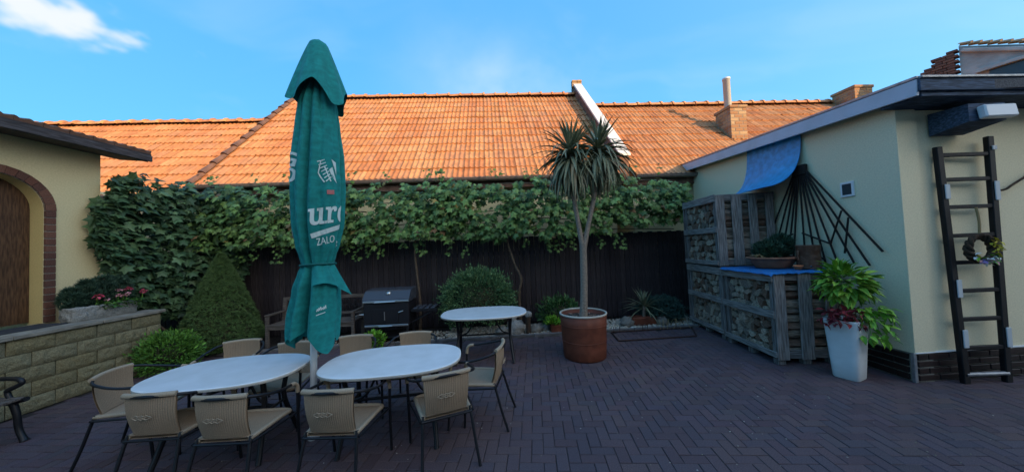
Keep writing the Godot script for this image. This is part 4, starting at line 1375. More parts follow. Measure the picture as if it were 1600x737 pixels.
func make_table(called: String, label: String, c: Vector3, turn: float, hl: float, hw: float):
	var t := thing(called, label, "table", c, turn, "oval white garden tables")
	var n := 56
	var ring := func(k: float, y: float) -> Array:
		var o := []
		for i in n:
			var a := TAU * i / n
			var e := 2.0 / 2.7
			o.append(Vector3(signf(cos(a)) * pow(absf(cos(a)), e) * (hl - k), y, signf(sin(a)) * pow(absf(sin(a)), e) * (hw - k)))
		return o
	var tb := MB.new()
	var a: Array = ring.call(0.010, 0.720)
	var b: Array = ring.call(0.0, 0.714)
	var d: Array = ring.call(0.0, 0.692)
	var f: Array = ring.call(0.02, 0.686)
	tb.smooth(false)
	for i in n:
		var j: int = (i + 1) % n
		tb.otri(Vector3(0, 0.72, 0), a[i], a[j], Vector3(0, 0.5, 0))
		tb.oquad(a[i], a[j], b[j], b[i], Vector3(0, 0.6, 0))
		tb.otri(Vector3(0, 0.686, 0), f[i], f[j], Vector3(0, 0.9, 0))
	part("tabletop", tb.done(), M.table_white, t)
	var rm := MB.new()
	rm.smooth(true)
	for i in n:
		var j: int = (i + 1) % n
		rm.oquad(b[i], b[j], d[j], d[i], Vector3(0, 0.7, 0))
		rm.oquad(d[i], d[j], f[j], f[i], Vector3(0, 0.75, 0))
	part("rim", rm.done(), M.table_rim, t)
	var lx := hl * 0.62
	var lz := hw * 0.60
	for sx in [-1.0, 1.0]:
		for sz in [-1.0, 1.0]:
			part("leg", tubemesh(curve([Vector3(sx * lx, 0.68, sz * lz * 0.75), Vector3(sx * lx * 0.95, 0.42, sz * lz * 0.55), Vector3(sx * lx, 0.18, sz * lz * 0.85), Vector3(sx * lx * 1.05, 0.0, sz * lz * 1.15)], 5), 0.022, 8), M.black_metal, t)
		part("cross_bar", tubemesh([Vector3(sx * lx * 0.96, 0.36, -lz * 0.60), Vector3(sx * lx * 0.96, 0.36, lz * 0.60)], 0.013, 7), M.black_metal, t)
		part("brace", tubemesh(curve([Vector3(sx * lx * 0.95, 0.36, 0), Vector3(sx * lx * 0.62, 0.42, 0), Vector3(sx * lx * 0.32, 0.68, 0)], 5), 0.012, 7), M.black_metal, t)
		part("apron", boxmesh(Vector3(0.03, 0.045, lz * 1.6), 0.004), M.black_metal, t, Transform3D(Basis(), Vector3(sx * lx, 0.664, 0)))
	part("stretcher", tubemesh([Vector3(-lx * 0.95, 0.36, 0), Vector3(lx * 0.95, 0.36, 0)], 0.014, 7), M.black_metal, t)
	for sz in [-1.0, 1.0]:
		part("apron", boxmesh(Vector3(lx * 1.95, 0.045, 0.03), 0.004), M.black_metal, t, Transform3D(Basis(), Vector3(0, 0.664, sz * lz * 0.8)))


func tables_and_chairs():
	make_table("garden_table", "oval white table left of the parasol pole", Vector3(-2.66, 0, -2.94), deg_to_rad(6.0), 0.64, 0.42)
	make_table("garden_table", "oval white table right of the parasol pole", Vector3(-1.19, 0, -3.06), deg_to_rad(7.0), 0.64, 0.42)
	make_table("garden_table", "oval white table standing alone by the round bush", Vector3(-0.50, 0, -5.08), deg_to_rad(2.0), 0.68, 0.46)
	# back centre (x, z) and facing (x, z) of each chair
	var spots := [
		[Vector2(-3.80, -2.95), Vector2(0.97, -0.24), "rattan chair at the left head of the left table"],
		[Vector2(-2.81, -2.40), Vector2(-0.05, -1.0), "leftmost near-side rattan chair, its back to the camera"],
		[Vector2(-2.19, -2.31), Vector2(-0.03, -1.0), "near-side rattan chair just left of the parasol pole, back to the camera"],
		[Vector2(-1.41, -2.33), Vector2(0.02, -1.0), "near-side rattan chair just right of the parasol pole, back to the camera"],
		[Vector2(-0.57, -2.56), Vector2(-0.40, -0.92), "rightmost near-side rattan chair turned towards the right table"],
		[Vector2(-0.15, -3.27), Vector2(-0.97, -0.15), "rattan chair at the right head of the right table, seen from the side"],
		[Vector2(-3.32, -3.85), Vector2(0.30, 1.0), "far-side rattan chair in front of the conical spruce"],
		[Vector2(-2.54, -3.67), Vector2(0.12, 1.0), "far-side rattan chair half hidden by the parasol hem"],
		[Vector2(-1.94, -3.85), Vector2(0.12, 1.0), "far-side rattan chair just right of the parasol hem"],
		[Vector2(-1.23, -3.89), Vector2(0.08, 1.0), "far-side rattan chair behind the right end of the right table"]]
	var proto := make_chair()
	for s in spots:
		var c: Node3D = proto.duplicate()
		c.name = numbered("rattan_chair")
		add_child(c)
		var f: Vector2 = (s[1] as Vector2).normalized()
		c.position = Vector3(s[0].x + f.x * 0.25, 0, s[0].y + f.y * 0.25)
		c.rotation.y = atan2(f.x, f.y)
		tag(c, s[2], "chair", "rattan chairs around the two tables")
	proto.free()


# ------------------------------------------------------------------ parasol
const CREASES := [3.0, 96.0, 150.0, 205.0, 252.0, 302.0, 38.0, 330.0, 275.0, 122.0]
const DEPTHS := [1.0, 0.8, 0.7, 0.9, 0.8, 0.9, 0.30, 0.42, 0.40, 0.35]

func cloth_r(deg: float, y: float) -> float:
	var ys := [0.86, 1.0, 1.15, 1.42, 1.58, 1.655, 1.74, 1.84, 2.06, 2.37, 2.69, 3.0, 3.2, 3.5]
	var rs := [0.285, 0.288, 0.282, 0.245, 0.185, 0.150, 0.172, 0.212, 0.252, 0.264, 0.248, 0.215, 0.195, 0.10]
	var R: float = rs[-1]
	for i in ys.size() - 1:
		if y <= ys[i + 1]:
			R = lerpf(rs[i], rs[i + 1], smoothstep(0.0, 1.0, clampf((y - ys[i]) / (ys[i + 1] - ys[i]), 0, 1)) * 0.5 + 0.5 * clampf((y - ys[i]) / (ys[i + 1] - ys[i]), 0, 1))
			break
	var low := smoothstep(1.66, 1.35, y)
	var near := smoothstep(0.30, 0.0, absf(y - 1.655))
	var f := 1.0
	for k in CREASES.size():
		var c: float = CREASES[k] + sin(y * 2.3 + k) * 3.0
		var d := absf(wrapf(deg - c, -180.0, 180.0))
		f -= (0.30 + 0.24 * low) * DEPTHS[k] * exp(-pow(d / (6.5 + 5.0 * low), 2.0)) - 0.05 * DEPTHS[k] * exp(-pow((d - 14.0) / 7.0, 2.0))
	# small gathers near the cord, and folds in the skirt
	f += near * 0.045 * sin(deg_to_rad(deg) * 19.0 + sin(y * 9.0)) * (1.0 if absf(y - 1.655) > 0.01 else 0.5)
	f += low * 0.06 * sin(deg_to_rad(deg) * 7.0 + y * 3.0) + low * 0.03 * sin(deg_to_rad(deg) * 13.0 - y * 2.0)
	f += (1.0 - low) * 0.015 * sin(deg_to_rad(deg) * 5.0 + y * 4.0)
	f += (1.0 - low) * 0.012 * sin(deg_to_rad(deg) * 17.0 + sin(y * 3.0) * 2.0)
	f += 0.02 * sin(y * 5.1 + deg_to_rad(deg) * 2.0) * sin(deg_to_rad(deg) * 3.0 + y * 1.7)
	return R * f * lerpf(0.86, 0.84, low)


func on_cloth(deg: float, y: float, lift := 0.0) -> Vector3:
	var r := cloth_r(deg, y) + lift
	return Vector3(sin(deg_to_rad(deg)) * r + 0.045 * smoothstep(0.9, 1.6, y), y, cos(deg_to_rad(deg)) * r)


func print_text(txt: String, fnt: String, px: int, size: float, deg: float, y: float, tilt: float, shear: float, parent: Node, called: String, lift := 0.006, bold := 0.0):
	var tm := TextMesh.new()
	var sf := SystemFont.new()
	sf.font_names = PackedStringArray([fnt])
	var fv := FontVariation.new()
	fv.base_font = sf
	fv.variation_embolden = bold
	tm.font = fv
	tm.text = txt
	tm.font_size = px
	tm.pixel_size = size / px
	tm.depth = 0.0
	tm.curve_step = 1.0
	var arr := tm.get_mesh_arrays()
	if arr.is_empty() or (arr[Mesh.ARRAY_VERTEX] as PackedVector3Array).is_empty(): return
	var vs: PackedVector3Array = arr[Mesh.ARRAY_VERTEX]
	var idx: PackedInt32Array = arr[Mesh.ARRAY_INDEX] if arr[Mesh.ARRAY_INDEX] != null else PackedInt32Array()
	var out := PackedVector3Array()
	for v in vs:
		var p := Vector2(v.x + v.y * shear, v.y).rotated(deg_to_rad(tilt))
		out.append(on_cloth(deg + rad_to_deg(p.x / 0.26), y + p.y, lift))
	var b := MB.new()
	b.smooth(false)
	if idx.size():
		for i in range(0, idx.size(), 3): b.tri(out[idx[i]], out[idx[i + 1]], out[idx[i + 2]])
	else:
		for i in range(0, out.size(), 3): b.tri(out[i], out[i + 1], out[i + 2])
	part(called, b.done(), M.print_white, parent)


func print_poly(pts: Array, deg: float, y: float, m: Material, parent: Node, called: String):
	var b := MB.new()
	b.smooth(false)
	for poly in pts:
		var pa := PackedVector2Array()
		for p in poly: pa.append(p)
		var idx := Geometry2D.triangulate_polygon(pa)
		for i in range(0, idx.size(), 3):
			var q := []
			for k in 3:
				var p: Vector2 = pa[idx[i + k]]
				q.append(on_cloth(deg + rad_to_deg(p.x / 0.26), y + p.y, 0.006))
			b.tri(q[0], q[1], q[2])
	part(called, b.done(), m, parent)


func strip(a: Vector2, c: Vector2, w: float, n := 6) -> Array:    # a band cut into quads so that it follows the cloth
	var o := []
	var side := (c - a).orthogonal().normalized() * w * 0.5
	for i in n:
		var p := a.lerp(c, float(i) / n)
		var q := a.lerp(c, float(i + 1) / n)
		o.append([p + side, q + side, q - side, p - side])
	return o


func parasol():
	var t := thing("parasol", "tall closed teal parasol with white lettering between the two tables", "parasol", Vector3(-1.98, 0, -3.06))
	t.rotation.z = -0.022
	part("pole", tubemesh([Vector3(0, 0.0, 0), Vector3(0, 3.84, 0)], 0.030, 16), M.white_pole, t)
	var bs := MB.new()
	bs.lathe([Vector2(0.0, 0.0), Vector2(0.05, 0.0), Vector2(0.05, 0.05), Vector2(0.034, 0.06), Vector2(0.034, 0.30), Vector2(0.0, 0.30)], 16, Vector3(0, 0.002, 0), true)
	part("ground_socket", bs.done(), M.white_pole, t)
	# main cloth
	var N := 180
	var ysteps := 84
	var b := MB.new()
	b.smooth(true)
	var prev := []
	for j in ysteps + 1:
		var f := float(j) / ysteps
		var row := []
		for i in N:
			var deg := 360.0 * i / N
			# hem: pointed corners between the creases
			var dmin := 180.0
			for c in CREASES.slice(0, 6): dmin = minf(dmin, absf(wrapf(deg - c, -180.0, 180.0)))
			var hem := 0.995 - 0.10 * clampf(dmin / 34.0, 0, 1) + 0.06 * sin(deg_to_rad(deg) * 2.0 + 1.9) + 0.02 * sin(deg_to_rad(deg) * 5.0)
			var y := lerpf(hem, 3.5, f)
			row.append(on_cloth(deg, y))
		if j > 0:
			for i in N:
				var k: int = (i + 1) % N
				b.quad(prev[i], prev[k], row[k], row[i])
		prev = row
	var cl := part("canopy", b.done(), M.teal, t)
	# overlapping corner flap below the cord
	var fl := MB.new()
	fl.smooth(true)
	prev = []
	for j in 11:
		var row := []
		for i in 19:
			var deg := 18.0 + 78.0 * i / 18.0
			var low := 1.64 - (0.17 + 0.12 * pow(i / 18.0, 1.5) - 0.05 * sin(PI * i / 18.0))
			var y := lerpf(low, 1.65, j / 10.0)
			var r := 0.150 + (1.65 - y) * 0.50 + 0.012 * sin(deg * 0.21 + y * 5.0)
			row.append(Vector3(sin(deg_to_rad(deg)) * r + 0.045, y, cos(deg_to_rad(deg)) * r))
		if prev.size():
			for i in 18: fl.quad(prev[i], prev[i + 1], row[i + 1], row[i])
		prev = row
	part("corner_flap", fl.done(), M.teal, t)
	# top hood
	var hd := MB.new()
	hd.smooth(true)
	prev = []
	for j in 25:
		var f := j / 24.0
		var row := []
		for i in 96:
			var deg := 360.0 * i / 96.0
			var lobe := absf(cos(deg_to_rad(deg) * 2.0 + 0.9))
			var hem := 3.37 - 0.16 * pow(lobe, 1.6) + 0.03 * sin(deg_to_rad(deg) * 3.0 + 1.0)
			var y := lerpf(3.90, hem, f)
			var s := (3.90 - y) / 0.60
			var r := 0.052 * smoothstep(0.0, 0.10, s) + 0.205 * pow(s, 0.85)
			r *= 1.0 + 0.16 * s * (0.5 - lobe) + 0.05 * s * sin(deg_to_rad(deg) * 9.0 + 2.0)
			if j == 0: r = 0.0
			row.append(Vector3(sin(deg_to_rad(deg)) * r + 0.045, y, cos(deg_to_rad(deg)) * r))
		if prev.size():
			for i in 96:
				var k: int = (i + 1) % 96
				hd.quad(prev[i], prev[k], row[k], row[i])
		prev = row
	part("top_hood", hd.done(), M.teal, t)
	# tie cord
	var ring := []
	for i in 41:
		var deg := 360.0 * i / 40.0
		ring.append(Vector3(sin(deg_to_rad(deg)) * 0.148 + 0.045, 1.655 + 0.012 * sin(deg_to_rad(deg) + 0.6), cos(deg_to_rad(deg)) * 0.148))
	part("tie_cord", tubemesh(ring, 0.012, 6), M.teal_cord, t)
	# printed lettering
	print_text("urc", "Droid Serif", 64, 0.25, 54.0, 2.135, 9.0, 0.2, cl, "lettering", 0.006, 0.8)
	print_poly(strip(Vector2(-0.165, -0.062), Vector2(0.145, 0.035), 0.044, 10), 52.0, 1.985, M.print_white, cl, "printed_band")
	print_text("ZALO", "Droid Sans", 64, 0.088, 50.0, 1.885, 10.0, 0.0, cl, "lettering", 0.006, 0.4)
	print_poly(strip(Vector2(-0.06, 0.02), Vector2(0.03, 0.045), 0.018, 3) + strip(Vector2(-0.06, -0.012), Vector2(0.03, 0.010), 0.012, 3), 92.0, 1.83, M.print_white, cl, "printed_lines")
	# sketched emblem with a red plate under it
	var em := [[Vector2(0.045, 0.125), Vector2(0.105, 0.105), Vector2(0.10, -0.02), Vector2(0.085, 0.035)], [Vector2(0.015, 0.02), Vector2(0.05, 0.05), Vector2(0.10, -0.10), Vector2(0.05, -0.05)]]
	for k in 7:
		em += strip(Vector2(-0.095 + k * 0.013, 0.085 - k * 0.030), Vector2(-0.025 + k * 0.010, 0.110 - k * 0.026), 0.009, 2)
	em += strip(Vector2(-0.06, 0.10), Vector2(-0.085, -0.02), 0.010, 3) + strip(Vector2(-0.085, -0.02), Vector2(-0.03, -0.105), 0.012, 3) + strip(Vector2(-0.03, 0.05), Vector2(0.03, -0.09), 0.012, 3)
	print_poly(em, 50.0, 2.53, M.print_white, cl, "emblem")
	print_poly(strip(Vector2(-0.035, 0), Vector2(0.035, 0.006), 0.040, 2), 56.0, 2.335, M.print_red, cl, "emblem_plate")
	print_text("G", "Droid Sans", 64, 0.17, -43.0, 2.64, -14.0, 0.0, cl, "lettering", 0.006, 1.2)
	print_text("O", "Droid Sans", 64, 0.17, -45.0, 2.49, -14.0, 0.0, cl, "lettering", 0.006, 1.2)
	print_poly(strip(Vector2(-0.02, -0.07), Vector2(0.02, 0.06), 0.030, 3) + strip(Vector2(-0.05, -0.03), Vector2(-0.02, 0.05), 0.022, 2) + strip(Vector2(0.02, -0.25), Vector2(-0.01, -0.14), 0.026, 2), -50.0, 2.16, M.print_white, cl, "printed_marks")
	var sq := strip(Vector2(-0.055, -0.030), Vector2(0.035, -0.010), 0.007, 3)
	for k in 6:
		var q := Vector2(-0.052 + k * 0.016, 0.004 + k * 0.003)
		sq += strip(q, q + Vector2(0.006, 0.022 + 0.006 * (k % 3)), 0.008, 1) + strip(q + Vector2(0.006, 0.022 + 0.006 * (k % 3)), q + Vector2(0.016, 0.003), 0.007, 1)
	print_poly(sq, 45.0, 1.23, M.print_white, cl, "script_mark")


# ------------------------------------------------------------------ grill and benches
func grill():
	var t := thing("barbecue_grill", "black barbecue grill cart with rounded blue-shining lid against the fence", "grill", Vector3(-2.46, 0, -6.25), 0.03)
	part("body", boxmesh(Vector3(0.86, 0.44, 0.50), 0.012), M.grill_body, t, Transform3D(Basis(), Vector3(0, 0.56, 0)))
	var lid := MB.new()
	lid.extrude(PackedVector2Array([Vector2(0.262, 0.79), Vector2(0.262, 0.84), Vector2(0.24, 0.87), Vector2(0.13, 0.985), Vector2(0.08, 1.005), Vector2(-0.26, 1.02), Vector2(-0.26, 0.79)]), 0.88, Transform3D(Basis(Vector3(0, 0, 1), Vector3(0, 1, 0), Vector3(-1, 0, 0)), Vector3(-0.44, 0, 0)))
	var l := part("lid", lid.done(), M.grill_lid, t)
	part("lid_trim", boxmesh(Vector3(0.86, 0.035, 0.012), 0.003), M.steel, l, Transform3D(Basis(), Vector3(0, 0.808, 0.266)))
	part("handle", tubemesh([Vector3(-0.20, 0.80, 0.31), Vector3(0.20, 0.81, 0.31)], 0.013, 10), M.steel, l)
	for sx in [-0.19, 0.19]: part("handle_stud", tubemesh([Vector3(sx, 0.805, 0.265), Vector3(sx, 0.805, 0.31)], 0.009, 8), M.steel, l)
	var th := MB.new()
	th.lathe([Vector2(0, 0.022), Vector2(0.04, 0.018), Vector2(0.048, 0.0)], 16)
	part("thermometer", th.done(), M.steel, l, Transform3D(Basis(Vector3.RIGHT, 0.75), Vector3(0.02, 0.955, 0.165)))
	var d := part("ash_door", boxmesh(Vector3(0.50, 0.26, 0.015), 0.004), M.grill_body, t, Transform3D(Basis(), Vector3(-0.02, 0.54, 0.258)))
	part("handle", tubemesh([Vector3(0, -0.08, 0.03), Vector3(0, 0.08, 0.03)], 0.010, 8), M.steel, d)
	part("latch", tubemesh([Vector3(0.26, 0.06, 0.03), Vector3(0.35, 0.085, 0.03)], 0.009, 8), M.steel, d)
	part("lower_trim", boxmesh(Vector3(0.82, 0.035, 0.012), 0.003), M.steel, t, Transform3D(Basis(), Vector3(0, 0.352, 0.256)))
	part("lower_handle", tubemesh([Vector3(-0.14, 0.345, 0.285), Vector3(0.12, 0.35, 0.285)], 0.011, 8), M.steel, t)
	part("crank", tubemesh(curve([Vector3(-0.43, 0.56, 0.15), Vector3(-0.52, 0.56, 0.16), Vector3(-0.56, 0.56, 0.2), Vector3(-0.56, 0.56, 0.27)], 4), 0.012, 8), M.steel, t)
	for sx in [-0.38, 0.38]:
		for sz in [-0.2, 0.2]:
			part("leg", boxmesh(Vector3(0.04, 0.37, 0.04), 0.004), M.grill_body, t, Transform3D(Basis(), Vector3(sx, 0.175, sz)))
	part("bottom_shelf", boxmesh(Vector3(0.8, 0.02, 0.44), 0.003), M.grill_body, t, Transform3D(Basis(), Vector3(0, 0.12, 0)))
	var sh := part("side_shelf", boxmesh(Vector3(0.48, 0.05, 0.03), 0.004), M.grill_body, t, Transform3D(Basis(), Vector3(0.69, 0.60, 0.17)))
	part("shelf_rail", boxmesh(Vector3(0.48, 0.05, 0.03), 0.004), M.grill_body, t, Transform3D(Basis(), Vector3(0.69, 0.60, -0.17)))
	for k in 4:
		part("slat", boxmesh(Vector3(0.075, 0.022, 0.40), 0.004), M.grill_lid, sh, Transform3D(Basis(), Vector3(-0.165 + k * 0.112, 0.037, -0.17)))
	for sz in [-0.16, 0.16]: part("shelf_brace", tubemesh([Vector3(0.88, 0.58, sz), Vector3(0.43, 0.36, sz)], 0.012, 6), M.grill_body, t)


func garden_bench():
	var t := thing("garden_bench", "weathered dark garden bench with patterned back behind the parasol hem", "bench", Vector3(-3.95, 0, -6.35), 0.04)
	for sx in [-0.84, 0.78]:
		part("back_post", boxmesh(Vector3(0.07, 0.90, 0.05), 0.006), M.bench_wood, t, Transform3D(Basis(Vector3.RIGHT, -0.12), Vector3(sx, 0.44, -0.24)))
		part("front_leg", boxmesh(Vector3(0.06, 0.60, 0.05), 0.006), M.bench_wood, t, Transform3D(Basis(), Vector3(sx, 0.30, 0.24)))
		part("armrest", boxmesh(Vector3(0.07, 0.035, 0.56), 0.008), M.bench_wood, t, Transform3D(Basis(), Vector3(sx, 0.615, 0.0)))
	part("top_rail", boxmesh(Vector3(1.68, 0.07, 0.035), 0.006), M.bench_wood, t, Transform3D(Basis(), Vector3(-0.03, 0.855, -0.285)))
	part("lower_rail", boxmesh(Vector3(1.62, 0.05, 0.03), 0.006), M.bench_wood, t, Transform3D(Basis(), Vector3(-0.03, 0.52, -0.245)))
	var lat := MB.new()
	for k in 13:
		var x := -0.72 + k * 0.115
		for r in 2:
			var pts := []
			for i in 9: pts.append(Vector3(x + cos(TAU * i / 8.0) * 0.055, 0.61 + r * 0.13 + sin(TAU * i / 8.0) * 0.062, -0.262 - r * 0.014))
			lat.tube(pts, 0.008, 5, false)
	part("cast_lattice", lat.done(), M.black_metal, t)
	for k in 5:
		part("slat", boxmesh(Vector3(1.62, 0.025, 0.085), 0.005), M.bench_wood, t, Transform3D(Basis(), Vector3(-0.03, 0.42, -0.19 + k * 0.105)))
	part("front_rail", boxmesh(Vector3(1.56, 0.07, 0.03), 0.005), M.bench_wood, t, Transform3D(Basis(), Vector3(-0.03, 0.37, 0.245)))


func iron_bench():
	# seen only as the end frame at the left edge of the picture; faces +x
	var t := thing("iron_bench", "bench with black cast-iron scrolled end at the left picture edge", "bench", Vector3(-5.30, 0, -2.70))
	for z in [-0.52, 0.75]:
		part("leg", tubemesh(curve([Vector3(0.17, 0.40, z), Vector3(0.22, 0.26, z), Vector3(0.24, 0.12, z), Vector3(0.30, 0.0, z)], 4), [0.030, .030, .028, .028, .026, .026, .026, .026, .026, .026, .026, .028, .034], 8), M.black_metal, t)
		part("leg", tubemesh(curve([Vector3(-0.22, 0.40, z), Vector3(-0.24, 0.2, z), Vector3(-0.34, 0.0, z)], 4), 0.024, 8), M.black_metal, t)
		part("armrest", tubemesh(curve([Vector3(-0.27, 0.66, z), Vector3(0.0, 0.63, z), Vector3(0.22, 0.62, z), Vector3(0.27, 0.58, z), Vector3(0.20, 0.54, z), Vector3(0.12, 0.50, z), Vector3(0.16, 0.41, z)], 5), 0.022, 8), M.black_metal, t)
		part("seat_bracket", tubemesh(curve([Vector3(-0.25, 0.42, z), Vector3(0.1, 0.38, z), Vector3(0.32, 0.42, z)], 5), 0.024, 8), M.black_metal, t)
		part("back_post", tubemesh([Vector3(-0.22, 0.40, z), Vector3(-0.34, 0.86, z)], 0.024, 8), M.black_metal, t)
	for k in 5: part("seat_slat", boxmesh(Vector3(0.075, 0.025, 1.30), 0.005), M.bench_wood, t, Transform3D(Basis(), Vector3(-0.17 + k * 0.105, 0.425, 0.115)))
	for k in 3: part("back_slat", boxmesh(Vector3(0.025, 0.085, 1.30), 0.005), M.bench_wood, t, Transform3D(Basis(Vector3.BACK, 0.25), Vector3(-0.25 - k * 0.03, 0.58 + k * 0.12, 0.115)))


# ------------------------------------------------------------------ potted palm
func potted_palm():
	var at := Vector3(1.06, 0, -4.95)
	var p := thing("barrel_pot", "large red-brown barrel pot with pale rim holding the palm", "pot", at)
	var b := MB.new()
	b.lathe([Vector2(0, 0.003), Vector2(0.315, 0.003), Vector2(0.325, 0.02), Vector2(0.332, 0.15), Vector2(0.339, 0.32), Vector2(0.349, 0.50), Vector2(0.358, 0.66), Vector2(0.335, 0.66), Vector2(0.33, 0.58), Vector2(0, 0.58)], 40)
	part("barrel", b.done(), M.barrel, p)
	var ring := []
	for i in 41: ring.append(Vector3(cos(TAU * i / 40.0) * 0.352, 0.668, sin(TAU * i / 40.0) * 0.352))
	part("rim", tubemesh(ring, 0.016, 8), M.barrel_rim, p)
	for q in [[0.338, 0.27], [0.351, 0.51]]:
		ring = []
		for i in 41: ring.append(Vector3(cos(TAU * i / 40.0) * q[0], q[1], sin(TAU * i / 40.0) * q[0]))
		part("hoop", tubemesh(ring, 0.007, 6), M.barrel, p)
	var so := MB.new()
	so.lathe([Vector2(0.332, 0.60), Vector2(0.2, 0.615), Vector2(0, 0.62)], 24)
	part("soil", so.done(), M.soil, p)
	var xfs := []
	var cols := []
	var nz := FastNoiseLite.new()
	nz.frequency = 0.02
	var pb := MB.new()
	pb.rock(Vector3.ZERO, Vector3(1, 0.65, 0.8), nz, 0.35, 5, 7)
	for k in 160:
		var a := rr(0, TAU)
		var r := rr(0.08, 0.31)
		var s := rr(0.006, 0.016)
		xfs.append(Transform3D(Basis(Vector3.UP, a * 3.0).scaled_local(Vector3.ONE * s), Vector3(cos(a) * r, 0.615, sin(a) * r)))
		cols.append(lerpc([Color(0.16, 0.10, 0.07), Color(0.30, 0.22, 0.16), Color(0.10, 0.065, 0.045)], 0.2))
	copies("bark_chips", pb.done(), M.pebble, p, xfs, cols)
	var t := thing("forked_palm", "forked palm with two spiky drooping heads, growing in the barrel", "palm", at + Vector3(0, 0.60, 0))
	var fork := Vector3(0.055, 1.08, 0)
	part("trunk", tubemesh(curve([Vector3(0.0, -0.02, 0), Vector3(0.01, 0.06, 0), Vector3(0.04, 0.5, 0.0), fork, fork + Vector3(0.0, 0.08, 0)], 5), [.085, .08, .075, .07, .066, .063, .061, .06, .058, .057, .056, .055, .055, .055, .055, .056, .058, .060, .058, .05, .04], 12), M.palm_bark, t)
	for h in [[Vector3(-0.08, 2.46, 0.02), 0], [Vector3(0.38, 2.50, -0.02), 1]]:
		var tip: Vector3 = h[0]
		var br := part("branch", tubemesh(curve([fork - Vector3(0, 0.05, 0), fork + Vector3(-0.045 if h[1] == 0 else 0.085, 0.30, 0), fork.lerp(tip, 0.62) + Vector3(-0.03 if h[1] == 0 else 0.03, 0, 0), tip + Vector3(0, 0.12, 0)], 5), [.046, .044, .042, .040, .038, .037, .036, .035, .035, .035, .035, .035, .036, .036, .034, .030], 10), M.palm_bark, t)
		var up := [strap_leaf(0.56, 0.050, 0.18), strap_leaf(0.56, 0.050, 0.45)]
		var mid := [strap_leaf(0.64, 0.050, 1.1), strap_leaf(0.66, 0.048, 1.8)]
		var low := [strap_leaf(0.74, 0.046, 1.0), strap_leaf(0.76, 0.044, 0.7)]
		var place := func(k: int, f: float) -> Array:      # mesh and transform of one leaf; f runs from the spear to the hanging skirt
			var el := rr(0.40, 1.5)
			var set_ := up
			if f > 0.52:
				el = rr(-1.25, -0.15); set_ = low
			elif f > 0.25:
				el = rr(-0.1, 0.6); set_ = mid
			return [set_[rng.randi() % 2], Transform3D(Basis(Vector3.UP, k * 2.39996 + rr(-.25, .25)) * Basis(Vector3.RIGHT, -el) * Basis(Vector3.BACK, rr(-.3, .3)) * Basis().scaled(Vector3(1, 1, rr(0.75, 1.12))), tip + Vector3(0, 0.03 + 0.14 * (1.0 - f) + rr(-.04, .04), 0))]
		for k in 150:
			var f := k / 150.0
			var m := "palm_leaf%d" % (rng.randi() % 2)
			if f > 0.52 and rng.randf() < 0.5: m = "palm_leaf2"
			var q: Array = place.call(k, f)
			part("leaf", q[0], M[m], br, q[1])
		var xf2 := []
		for k in 120: xf2.append((place.call(k + 7, 0.35 + 0.65 * k / 120.0) as Array)[1])
		copies("inner_leaves", low[0], M.palm_leaf1, br, xf2, [])


# ------------------------------------------------------------------ firewood
func log_meshes() -> Array:
	var out := []
	var shapes := []
	var arc := func(a0: float, a1: float, n: int, r: float) -> PackedVector2Array:
		var o := PackedVector2Array()
		for i in n + 1:
			var a := deg_to_rad(lerpf(a0, a1, float(i) / n))
			o.append(Vector2(cos(a), sin(a)) * r * rr(0.93, 1.05))
		return o
	for v in 3:
		var q: PackedVector2Array = arc.call(0.0, 75.0 + v * 22.0, 3, 0.120)
		q.append(Vector2(rr(-.01, .01), rr(-.01, .01)))
		for i in q.size(): q[i] -= Vector2(0.045, 0.045)
		shapes.append(q)
	for v in 2:
		var q: PackedVector2Array = arc.call(0.0, 180.0, 4, 0.078)
		for i in q.size(): q[i] -= Vector2(0.0, 0.032)
		shapes.append(q)
	shapes.append(arc.call(0.0, 324.0, 9, 0.052))
	shapes.append(PackedVector2Array([Vector2(-.06, -.04), Vector2(.05, -.05), Vector2(.062, .03), Vector2(-.02, .052)]))
	for q in shapes:
		var b := MB.new()
		b.extrude(q, 0.66, Transform3D(Basis(Vector3(0, 0, 1), Vector3(0, 1, 0), Vector3(-1, 0, 0)), Vector3(0, 0, 0)))    # runs to +x
		out.append(b.done())
	return out


